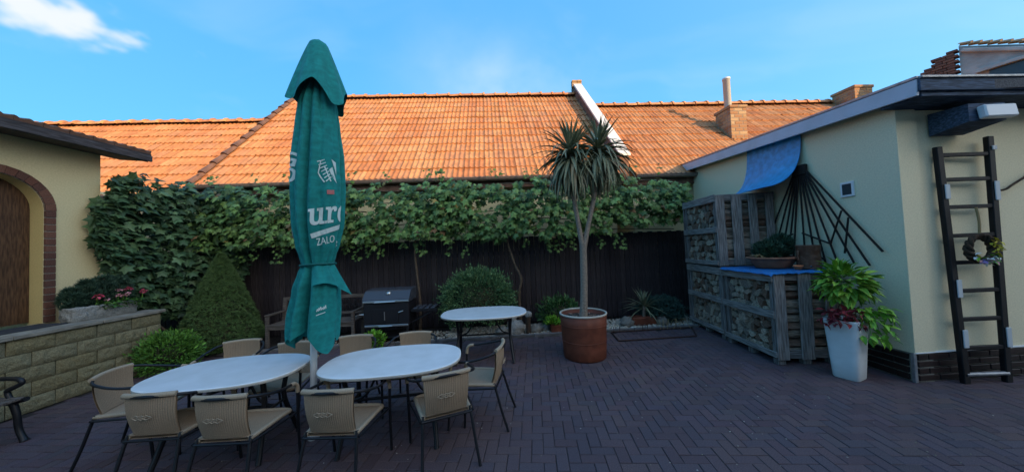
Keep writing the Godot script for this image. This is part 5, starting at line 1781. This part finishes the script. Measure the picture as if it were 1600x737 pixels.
func crate(label: String, at: Vector3, turn: float, dx: float, lz: float, h: float, legs: bool, log_label: String, logs: Array):
	# origin at the near front corner on the ground; front face at x = 0 looks to -x, near end at z = 0 looks to +z
	var t := thing("firewood_crate", label, "crate", at, turn, "pallet-wood crates of firewood")
	var y0 := 0.10 if legs else 0.02
	if legs:
		for x in [0.06, dx * 0.5, dx - 0.06]:
			for z in [-0.06, -lz * 0.5, -lz + 0.06]:
				part("foot_block", boxmesh(Vector3(0.10, 0.08, 0.10), 0.006), M.dark_wood_y, t, Transform3D(Basis(), Vector3(x, 0.04, z)))
	for k in 6:
		part("floor_board", boxmesh(Vector3(dx - 0.02, 0.022, lz / 6.0 - 0.02), 0.003), M.dark_wood_x, t, Transform3D(Basis(), Vector3(dx * 0.5, y0 - 0.006, -(k + 0.5) * lz / 6.0)))
	for x in [0.035, dx - 0.035]:
		for z in [-0.065, -lz + 0.065]:
			part("post", boxmesh(Vector3(0.06, h - y0, 0.06), 0.006), M.dark_wood_y, t, Transform3D(Basis(), Vector3(x, (h + y0) * 0.5, z)))
	for yy in [[y0 + 0.035, 0.075], [y0 + (h - y0) * 0.50, 0.10], [h - 0.06, 0.13]]:
		part("front_board", boxmesh(Vector3(0.024, yy[1], lz), 0.005), M.grey_wood_z, t, Transform3D(Basis(Vector3.RIGHT, rr(-.012, .012)), Vector3(-0.012, yy[0], -lz * 0.5)))
		part("back_board", boxmesh(Vector3(0.024, yy[1], lz), 0.005), M.dark_wood_z, t, Transform3D(Basis(), Vector3(dx + 0.012, yy[0], -lz * 0.5)))
	for yy in [[y0 + 0.05, 0.09], [h - 0.055, 0.11]]:
		part("end_rail", boxmesh(Vector3(dx - 0.01, yy[1], 0.022), 0.004), M.dark_wood_x, t, Transform3D(Basis(), Vector3(dx * 0.5, yy[0], -0.019)))
	var n := 4 if dx > 0.85 else 3
	for e in 2:
		for k in n:
			var w: float = [0.15, 0.17, 0.14, 0.13][k]
			var x := 0.07 + k * (dx - 0.14) / (n - 1)
			part("end_plank", boxmesh(Vector3(w, h - y0 * 0.5 - 0.01, 0.022), 0.005), M.grey_wood_y if e == 0 else M.dark_wood_y, t, Transform3D(Basis(Vector3.BACK, rr(-.012, .012)), Vector3(x, (h + y0) * 0.5 - 0.01, 0.005 if e == 0 else -lz - 0.012)))
	var cnt := 0
	var y := y0 + 0.075
	var row := 0
	var bs := Basis(Vector3.UP, turn)
	while y < h - 0.06:
		var z := -0.16 - (0.05 if row % 2 else 0.0)
		while z > -lz + 0.10:
			var k := rng.randi() % logs.size()
			var s := rr(0.82, 1.08)
			var loc := Vector3(0.012 + rr(-0.01, 0.045), y + rr(-.012, .012), z)
			var basis := bs * Basis(Vector3.UP, rr(-.05, .05)) * Basis(Vector3.RIGHT, rr(0, TAU))
			var o := part("firewood_log", logs[k], M["log%d" % (rng.randi() % 5)], self, Transform3D(basis.scaled_local(Vector3((dx - 0.08) / 0.66, s, s)), at + bs * loc))
			tag(o, log_label, "log", "logs in " + log_label)
			cnt += 1
			z -= rr(0.098, 0.122)
		# one log against the near end planks
		var o2 := part("firewood_log", logs[rng.randi() % logs.size()], M["log%d" % (rng.randi() % 5)], self, Transform3D((bs * Basis(Vector3.RIGHT, rr(0, TAU))).scaled_local(Vector3((dx - 0.14) / 0.66, 0.75, 0.75)), at + bs * Vector3(0.075, y + rr(-.01, .01), -0.085)))
		tag(o2, log_label, "log", "logs in " + log_label)
		y += rr(0.098, 0.112)
		row += 1


func firewood():
	var logs := log_meshes()
	crate("lower firewood crate nearest the white planter, topped with a blue tarp", Vector3(3.52, 0, -4.28), -0.035, 0.80, 1.08, 1.24, true, "split log in the near lower crate under the blue tarp", logs)
	crate("lower firewood crate next to the fence, under another crate", Vector3(3.57, 0, -5.42), -0.06, 0.90, 1.14, 1.24, true, "split log in the far lower crate beside the fence", logs)
	crate("upper firewood crate standing on the far lower crate", Vector3(3.54, 1.255, -5.40), -0.06, 0.95, 1.14, 1.24, false, "split log in the upper crate under the curved blue sheet", logs)


func crate_top():
	# tarp over the near crate
	var b := MB.new()
	b.smooth(true)
	var nz := FastNoiseLite.new()
	nz.seed = 9; nz.frequency = 1.0
	var nx := 28
	var n := 34
	var P := []
	for i in nx + 1:
		var row := []
		for j in n + 1:
			var x := -0.06 + 1.02 * i / nx
			var z := 0.05 - 1.10 * j / n
			var y := 1.252 + 0.010 * nz.get_noise_2d(x * 5.0, z * 5.0) + 0.006 * nz.get_noise_2d(x * 17.0, z * 17.0)
			if x < -0.03: y -= 0.03 * (-x - 0.03) / 0.03
			if z > 0.03: y -= 0.02 * (z - 0.03) / 0.02 + 0.012 * nz.get_noise_1d(x * 9.0)
			row.append(Vector3(x, y, z))
		P.append(row)
	for i in nx:
		for j in n:
			b.quad(P[i][j], P[i + 1][j], P[i + 1][j + 1], P[i][j + 1])
			b.quad(P[i][j] - Vector3(0, .004, 0), P[i][j + 1] - Vector3(0, .004, 0), P[i + 1][j + 1] - Vector3(0, .004, 0), P[i + 1][j] - Vector3(0, .004, 0))
	var tp := part("blue_tarp", b.done(), M.blue_tarp, self, Transform3D(Basis(Vector3.UP, -0.035), Vector3(3.52, 0, -4.28)))
	tag(tp, "blue tarp spread over the near lower firewood crate", "tarp")
	var Y := 1.262
	# bowl of little conifers
	var w := thing("terracotta_bowl", "wide shallow terracotta bowl with small conifers on the blue tarp", "planter", Vector3(3.99, Y, -4.84))
	var bm := MB.new()
	bm.lathe([Vector2(0, 0.0), Vector2(0.20, 0.0), Vector2(0.22, 0.012), Vector2(0.275, 0.10), Vector2(0.30, 0.135), Vector2(0.325, 0.14), Vector2(0.325, 0.165), Vector2(0.29, 0.165), Vector2(0.27, 0.12), Vector2(0, 0.12)], 36)
	part("bowl", bm.done(), M.terracotta, w)
	var so := MB.new()
	so.lathe([Vector2(0.285, 0.135), Vector2(0, 0.145)], 20)
	part("soil", so.done(), M.soil, w)
	var tuft := needle_tuft()
	for c in [[Vector3(-0.07, 0.14, 0.02), 0.19, 0.26], [Vector3(0.16, 0.14, -0.02), 0.15, 0.36], [Vector3(0.04, 0.14, -0.1), 0.14, 0.22]]:
		var xfs := []
		var cols := []
		for k in 700:
			var d := Vector3(rng.randfn(), rng.randfn(), rng.randfn()).normalized()
			var r := Vector3(c[1], c[2] * 0.5, c[1]) * pow(rng.randf(), 0.4)
			xfs.append(Transform3D(aim((d + Vector3(rr(-.3, .3), 0.9, rr(-.3, .3))).normalized(), rr(0, TAU), rr(0.05, 0.085)), (c[0] as Vector3) + Vector3(0, c[2] * 0.5, 0) + d * r))
			cols.append(lerpc([Color(0.020, 0.052, 0.030), Color(0.032, 0.072, 0.040), Color(0.045, 0.085, 0.045)], 0.25))
		copies("conifer", tuft, M.needles, w, xfs, cols)
	var tw := MB.new()
	for k in 9: tw.tube(curve([Vector3(-0.22 + rr(-.05, .05), 0.15, 0.05 + rr(-.1, .1)), Vector3(-0.26 + rr(-.05, .05), 0.20, 0.08), Vector3(-0.30 + rr(-.06, .04), 0.16 + rr(0, .06), 0.08 + rr(-.08, .08))], 3), 0.006, 5)
	part("dry_twigs", tw.done(), M.rope, w)
	# rusty tin
	var t := thing("rusty_tin", "rusty cylindrical metal tin with vent holes on the blue tarp", "tin", Vector3(4.23, Y, -4.50))
	var tb := MB.new()
	tb.lathe([Vector2(0, 0.0), Vector2(0.132, 0.0), Vector2(0.134, 0.01), Vector2(0.134, 0.315), Vector2(0.139, 0.32), Vector2(0.139, 0.33), Vector2(0.128, 0.33), Vector2(0.126, 0.02), Vector2(0, 0.02)], 32, Vector3.ZERO, false)
	part("can", tb.done(), M.rusty, t)
	for k in 7:
		var a := TAU * k / 7.0 + 0.35
		var hm := MB.new()
		hm.lathe([Vector2(0, 0.004), Vector2(0.014, 0.004), Vector2(0.014, -0.01)], 10)
		part("vent_hole", hm.done(), M.window_dark, t, Transform3D(aim(Vector3(cos(a), 0, sin(a))), Vector3(cos(a) * 0.132, 0.035, sin(a) * 0.132)))
	part("handle", boxmesh(Vector3(0.02, 0.14, 0.03), 0.006), M.rusty, t, Transform3D(Basis(), Vector3(-0.15, 0.19, 0.0)))
	var pm := MB.new()
	pm.lathe([Vector2(0, 0), Vector2(0.040, 0), Vector2(0.050, 0.035), Vector2(0.058, 0.038), Vector2(0.058, 0.055), Vector2(0.046, 0.055), Vector2(0.04, 0.03), Vector2(0, 0.03)], 20)
	var pot := part("small_pot", pm.done(), M.orange_pot, self, Transform3D(Basis(), Vector3(4.00, Y, -4.42)))
	tag(pot, "tiny orange clay pot left of the rusty tin", "pot")


func trellis_and_sheet():
	# curved blue plastic sheet leaning from the wall over the upper crate
	var b := MB.new()
	b.smooth(true)
	var n := 22
	var P := []
	for i in n + 1:
		var f := float(i) / n
		var A := Vector3(4.525, 3.40, -5.90).lerp(Vector3(4.525, 3.30, -4.80), f)
		var C := Vector3(4.18, 2.535, -5.90).lerp(Vector3(3.90, 2.50, -4.80), f)
		var Q := Vector3(4.52, 2.62, -5.90).lerp(Vector3(4.53, 2.55, -4.80), f)
		var row := []
		for j in 19:
			var t := j / 18.0
			row.append(A * (1 - t) * (1 - t) + Q * 2.0 * t * (1 - t) + C * t * t)
		P.append(row)
	for i in n:
		for j in 18:
			b.quad(P[i][j], P[i + 1][j], P[i + 1][j + 1], P[i][j + 1])
			var o := Vector3(0.006, -0.006, 0)
			b.quad(P[i][j] + o, P[i][j + 1] + o, P[i + 1][j + 1] + o, P[i + 1][j] + o)
	var sh := part("blue_sheet", b.done(), M.blue_sheet, self)
	tag(sh, "curved bright blue plastic sheet leaning from the shed wall over the upper crate", "sheet")
	# fan trellis
	var t := thing("fan_trellis", "dark fan-shaped trellis of radiating rods on the shed side wall", "trellis", Vector3(4.545, 1.3, -4.84))
	var X := -0.035
	var ends := [[1.50, -3.83], [1.32, -3.98], [1.34, -4.16], [1.33, -4.37], [1.32, -4.54], [1.35, -4.69], [1.35, -4.85], [1.38, -5.05], [1.42, -5.14], [1.48, -5.25], [1.60, -5.36], [1.80, -5.46]]
	for k in ends.size():
		var a := Vector3(X, 2.73 - 1.3 + 0.04, (k - 5.5) * -0.012)
		var e := Vector3(X, ends[k][0] - 1.3, ends[k][1] + 4.84)
		part("rod", tubemesh([a, e], 0.013, 6), M.trellis, t)
	for c in [[2.05, -4.25, 1.60, -4.43], [1.77, -4.85, 1.60, -4.43], [1.95, -4.17, 1.47, -4.25], [1.43, -4.64, 1.37, -4.52], [1.73, -5.11, 1.76, -5.01]]:
		part("cross_rod", tubemesh([Vector3(X - 0.02, c[0] - 1.3, c[1] + 4.84), Vector3(X - 0.02, c[2] - 1.3, c[3] + 4.84)], 0.012, 6), M.trellis, t)
	part("hub", boxmesh(Vector3(0.06, 0.16, 0.22), 0.01), M.trellis, t, Transform3D(Basis(), Vector3(X, 1.44, 0)))


# ------------------------------------------------------------------ tall planter
func tall_planter():
	var at := Vector3(4.02, 0, -3.86)
	var t := thing("tall_planter", "tall tapered white planter standing at the shed corner", "planter", at, deg_to_rad(24.0))
	var b := MB.new()
	b.smooth(true)
	var n := 48
	var prof := [[0.115, 0.0], [0.124, 0.012], [0.136, 0.2], [0.152, 0.45], [0.166, 0.66], [0.169, 0.69], [0.169, 0.705], [0.157, 0.705], [0.150, 0.64], [0.0, 0.64]]
	var prev := []
	for q in prof:
		var row := []
		for i in n:
			var a := TAU * i / n
			var e := 2.0 / 5.0
			row.append(Vector3(signf(cos(a)) * pow(absf(cos(a)), e) * q[0], q[1], signf(sin(a)) * pow(absf(sin(a)), e) * q[0]))
		if prev.size():
			for i in n:
				var k: int = (i + 1) % n
				b.quad(prev[i], prev[k], row[k], row[i])
		prev = row
	part("pot", b.done(), M.planter_white, t)
	part("soil", boxmesh(Vector3(0.28, 0.02, 0.28), 0.0), M.soil, t, Transform3D(Basis(), Vector3(0, 0.655, 0)))
	# leafy plant with pale-edged leaves
	var v := thing("variegated_plant", "large yellow-green variegated plant in the tall white planter", "plant", at + Vector3(0.02, 0.66, 0))
	for k in 5:
		part("stem", tubemesh(curve([Vector3(0, 0, 0), Vector3(rr(-.08, .08), 0.2, rr(-.08, .08)), Vector3(rr(-.18, .18), 0.45, rr(-.18, .18))], 3), 0.009, 5), M.lime1, v)
	var lm := [oval_leaf(0.46, 0.22, 0.30), oval_leaf(0.40, 0.30, 0.15), oval_leaf(0.50, 0.18, 0.45)]
	for k in 290:
		var d := Vector3(rng.randfn(), rng.randfn() * 0.8 + 0.15, rng.randfn()).normalized()
		var p := Vector3(0, 0.46, 0) + d * Vector3(0.225, 0.225, 0.225) * rr(0.5, 1.0)
		if p.y < 0.13: continue
		var y := (d + Vector3(rr(-.4, .4), rr(-.35, .25), rr(-.4, .4))).normalized()
		part("leaf", lm[rng.randi() % 3], M["variegated%d" % (rng.randi() % 3)], v, Transform3D(leaf_basis(y, rr(0.10, 0.16)), p))
	var r := thing("red_leaf_plant", "dark red small-leaved plant at the left rim of the white planter", "plant", at + Vector3(-0.11, 0.69, 0.06))
	for k in 140:
		var p := Vector3(rr(-.15, .18), rr(-.05, .15), rr(-.12, .14))
		part("leaf", lm[2], M["red_leaf%d" % (rng.randi() % 2)], r, Transform3D(leaf_basis(Vector3(rr(-1, .6), rr(-.5, .8), rr(-.3, 1)).normalized(), rr(0.06, 0.10)), p))
	var l := thing("lime_trailing_plant", "bright lime-green trailing plant over the right rim of the white planter", "plant", at + Vector3(0.12, 0.67, 0.10))
	for k in 110:
		var f := rng.randf()
		var p := Vector3(rr(-.13, .22), 0.16 - 0.36 * f * f + rr(-.03, .03), rr(-.04, .12) + 0.06 * f)
		part("leaf", lm[2], M["lime%d" % (rng.randi() % 2)], l, Transform3D(leaf_basis(Vector3(rr(-.6, .9), rr(-1.0, .35), rr(0, 1)).normalized(), rr(0.07, 0.12)), p))
	var u := thing("lilac_flower", "small lilac flowering plant at the wall side of the white planter", "flower", at + Vector3(0.20, 0.70, -0.06))
	for k in 26: part("leaf", lm[1], M.variegated2, u, Transform3D(leaf_basis(Vector3(rr(-.4, 1), rr(-.2, 1), rr(-.6, .6)).normalized(), rr(0.06, 0.10)), Vector3(rr(-.06, .12), rr(-.06, .20), rr(-.10, .10))))
	for k in 24: part("blossom", lm[2], M.lilac, u, Transform3D(leaf_basis(Vector3(rr(-1, 1), rr(-.2, 1), rr(-1, 1)).normalized(), rr(0.03, 0.05)), Vector3(rr(-.06, .20), rr(-.08, .24), rr(-.10, .12))))


func leaf_basis(y: Vector3, s: float) -> Basis:     # leaf tip along y, face turned up
	var x := y.cross(Vector3.UP)
	x = x.normalized() if x.length() > 0.05 else Vector3.RIGHT
	return Basis(x, y, x.cross(y)).rotated(y, rr(-.5, .5)).scaled_local(Vector3.ONE * s)


# ------------------------------------------------------------------ ladder and wreath
func ladder():
	var t := thing("wooden_ladder", "black wooden ladder with pale metal brackets leaning on the shed front wall", "ladder", Vector3(5.30, 0, -3.585))
	# foot stands 0.1 m out, head touches the wall
	var P := func(x: float, y: float) -> Vector3: return Vector3(x - 5.30, y, -0.05 * y / 2.8)
	for rl in [[5.03, 0.0, 5.01, 2.70], [5.50, 0.0, 5.62, 2.80]]:
		var a: Vector3 = P.call(rl[0], rl[1])
		var e: Vector3 = P.call(rl[2], rl[3])
		var d := e - a
		part("rail", boxmesh(Vector3(0.07, d.length(), 0.05), 0.006), M.ladder, t, Transform3D(aim_flat(d), (a + e) * 0.5))
	var ys := [2.60, 2.31, 1.99, 1.66, 1.35, 1.03, 0.71, 0.39]
	for y in ys:
		var x0 := lerpf(5.03, 5.01, y / 2.72) + 0.03
		var x1 := lerpf(5.50, 5.62, y / 2.84) - 0.03
		var c: Vector3 = (P.call(x0, y) + P.call(x1, y)) * 0.5
		part("rung", boxmesh(Vector3(x1 - x0, 0.045, 0.036), 0.006), M.ladder, t, Transform3D(Basis(Vector3.BACK, rr(-.01, .01)), c))
	part("rung", tubemesh([P.call(5.03, 0.10) + Vector3(0, 0, .01), P.call(5.50, 0.10) + Vector3(0, 0, .01)], 0.022, 9), M.zinc, t)
	for k in [[5.01, 2.17, 0.17], [5.575, 2.16, 0.22], [5.02, 1.06, 0.20], [5.025, 0.50, 0.20], [5.505, 0.50, 0.22], [5.60, 2.66, 0.05]]:
		var c: Vector3 = P.call(k[0] + (0.022 if k[0] < 5.5 else 0.03), k[1])
		part("bracket", boxmesh(Vector3(0.055, k[2], 0.012), 0.004), M.bracket, t, Transform3D(Basis(), c + Vector3(0, 0, 0.032)))
	# wreath on a cord
	var w := thing("flower_wreath", "twig wreath with yellow and white flowers hanging on the ladder", "wreath", Vector3(5.26, 1.41, -3.535))
	var ring := []
	for v in 3:
		ring = []
		for i in 33:
			var a := TAU * i / 32.0
			var r := 0.135 + 0.022 * sin(a * 5.0 + v * 2.1)
			ring.append(Vector3(cos(a) * r, 0.10 + sin(a) * r, 0.02 * cos(a * 4.0 + v * 2.0)))
		part("twig_ring", tubemesh(ring, 0.020, 6), M.twig, w)
	part("cord", tubemesh(curve([Vector3(-0.01, 0.245, 0.01), Vector3(-0.015, 0.40, 0.02), Vector3(-0.035, 0.56, 0.02)], 4), 0.012, 6), M.rope, w)
	var lf := oval_leaf(0.7, 0.2, 0.4)
	for k in 90:
		var a := rr(-2.7, 0.75)
		var m: Material = M.white_flower
		if a > -0.55: m = M.yellow_flower
		elif a < -2.1: m = [M.yellow_flower, M.white_flower, M.lime0][rng.randi() % 3]
		elif a > -1.9 and a < -1.3: m = [M.lilac, M.white_flower][rng.randi() % 2]
		else: m = [M.white_flower, M.pale_pink, M.lime1][rng.randi() % 3]
		var r := 0.14 + rr(-.035, .045)
		part("blossom", lf, m, w, Transform3D(leaf_basis(Vector3(rr(-1, 1), rr(-1, 1), rr(0.0, 1)).normalized(), rr(0.03, 0.055)), Vector3(cos(a) * r, 0.10 + sin(a) * r, 0.025 + rr(-.01, .025))))


func aim_flat(d: Vector3) -> Basis:
	var y := d.normalized()
	var z := (Vector3.BACK - y * y.dot(Vector3.BACK)).normalized()
	return Basis(y.cross(z), y, z)


# ------------------------------------------------------------------ on the terrace
func terrace_things():
	var Y := 0.952
	var t := thing("stone_trough", "rough grey stone trough with pink geraniums on the block wall", "planter", Vector3(-6.22, Y, -4.74))
	var b := MB.new()
	b.smooth(true)
	var nz := FastNoiseLite.new()
	nz.seed = 14; nz.frequency = 1.0; nz.fractal_octaves = 3
	var n := 56
	var prev := []
	for q in [[0.86, 0.0], [0.95, 0.02], [1.0, 0.07], [0.98, 0.12], [1.0, 0.17], [0.95, 0.20], [0.84, 0.20], [0.80, 0.15], [0.0, 0.15]]:
		var row := []
		for i in n:
			var a := TAU * i / n
			var x: float = signf(cos(a)) * pow(absf(cos(a)), 0.45) * 0.125 * q[0]
			var z: float = signf(sin(a)) * pow(absf(sin(a)), 0.45) * 0.40 * (1.0 - (1.0 - q[0]) * 0.4)
			if q[0] == 0.0: x = 0.0; z = 0.0
			var f := 1.0 + 0.10 * nz.get_noise_3d(x * 14.0, q[1] * 16.0, z * 9.0)
			row.append(Vector3(x * f, q[1] * (1.0 + 0.06 * nz.get_noise_2d(z * 9.0, x * 9.0)), z * f))
		if prev.size():
			for i in n:
				var k: int = (i + 1) % n
				b.quad(prev[i], prev[k], row[k], row[i])
		prev = row
	part("trough", b.done(), M.trough, t)
	# geraniums
	var g := thing("geranium", "pink flowering geranium in the stone trough", "flower", Vector3(-6.20, Y + 0.15, -4.88))
	var xfs := []
	var cols := []
	for k in 420:
		xfs.append(Transform3D(leaf_basis(Vector3(rr(-.3, 1), rr(-.4, .8), rr(-1, 1)).normalized(), rr(0.03, 0.055)), Vector3(rr(-.10, .15), rr(-0.02, .085), rr(-.24, .26))))
		cols.append(lerpc([Color(0.060, 0.14, 0.025), Color(0.085, 0.19, 0.035), Color(0.04, 0.10, 0.02)], 0.25))
	copies("foliage", oval_leaf(0.85, 0.1, 0.3), M.leaf, g, xfs, cols)
	var pet := oval_leaf(0.8, 0.15, 0.3)
	for h in [[Vector3(0.06, 0.17, 0.24), 0.050, "pink"], [Vector3(0.02, 0.22, -0.03), 0.040, "pale_pink"], [Vector3(0.03, 0.23, -0.15), 0.045, "pink"], [Vector3(0.07, 0.145, 0.0), 0.035, "pale_pink"], [Vector3(0.08, 0.16, -0.10), 0.034, "pale_pink"], [Vector3(0.07, 0.13, -0.06), 0.03, "pale_pink"], [Vector3(0.05, 0.17, -0.34), 0.042, "pink"], [Vector3(0.09, 0.11, 0.16), 0.026, "pale_pink"]]:
		var fm := MB.new()
		for k in 26:
			var d := Vector3(rng.randfn(), rng.randfn() * 0.6 + 0.2, rng.randfn()).normalized()
			var bs := leaf_basis(d, h[1] * 0.75)
			var o := Vector3(d * h[1] * 0.5 * Vector3(1.1, 0.6, 1.1))
			fm.st.append_from(pet, 0, Transform3D(bs, o))
		var fh := part("flower_head", fm.done(), M[h[2]], g, Transform3D(Basis(), h[0]))
		part("stalk", tubemesh([Vector3(0, 0, 0), Vector3(-0.02, -(h[0] as Vector3).y + 0.02, 0.02)], 0.004, 5), M.lime1, fh)
	# feathery conifers behind the flowers
	var tuft := needle_tuft()
	var spots := [[Vector3(-6.27, Y + 0.14, -4.46), 0.10, 0.30, "low feathery conifer at the near end of the stone trough"], [Vector3(-6.28, Y + 0.14, -4.62), 0.09, 0.40, "slender feathery conifer second from the door in the stone trough"], [Vector3(-6.30, Y + 0.14, -4.82), 0.12, 0.44, "tallest feathery conifer in the middle of the stone trough"], [Vector3(-6.30, Y + 0.14, -5.02), 0.12, 0.42, "feathery conifer at the far end of the stone trough"]]
	for s in spots:
		var c := thing("feathery_conifer", s[3], "conifer", s[0], 0.0, "small conifers in the stone trough")
		part("trunk", tubemesh([Vector3(0, 0, 0), Vector3(0, s[2] * 0.7, 0)], 0.012, 6), M.twig, c)
		xfs = []; cols = []
		for k in 800:
			var f := rng.randf()
			var a := rr(0, TAU)
			var R: float = s[1] * (0.35 + 1.1 * pow(sin(PI * clampf(0.12 + f * 0.86, 0, 1)), 0.7)) * pow(rng.randf(), 0.4) * 0.85
			xfs.append(Transform3D(aim(Vector3(cos(a) * .6 + rr(-.2, .2), 1.0, sin(a) * .6 + rr(-.2, .2)), rr(0, TAU), rr(0.04, 0.075)), Vector3(cos(a) * R, 0.01 + f * s[2], sin(a) * R)))
			cols.append(lerpc([Color(0.045, 0.090, 0.055), Color(0.062, 0.115, 0.065), Color(0.032, 0.068, 0.045)], 0.25))
		copies("foliage", tuft, M.needles, c, xfs, cols)
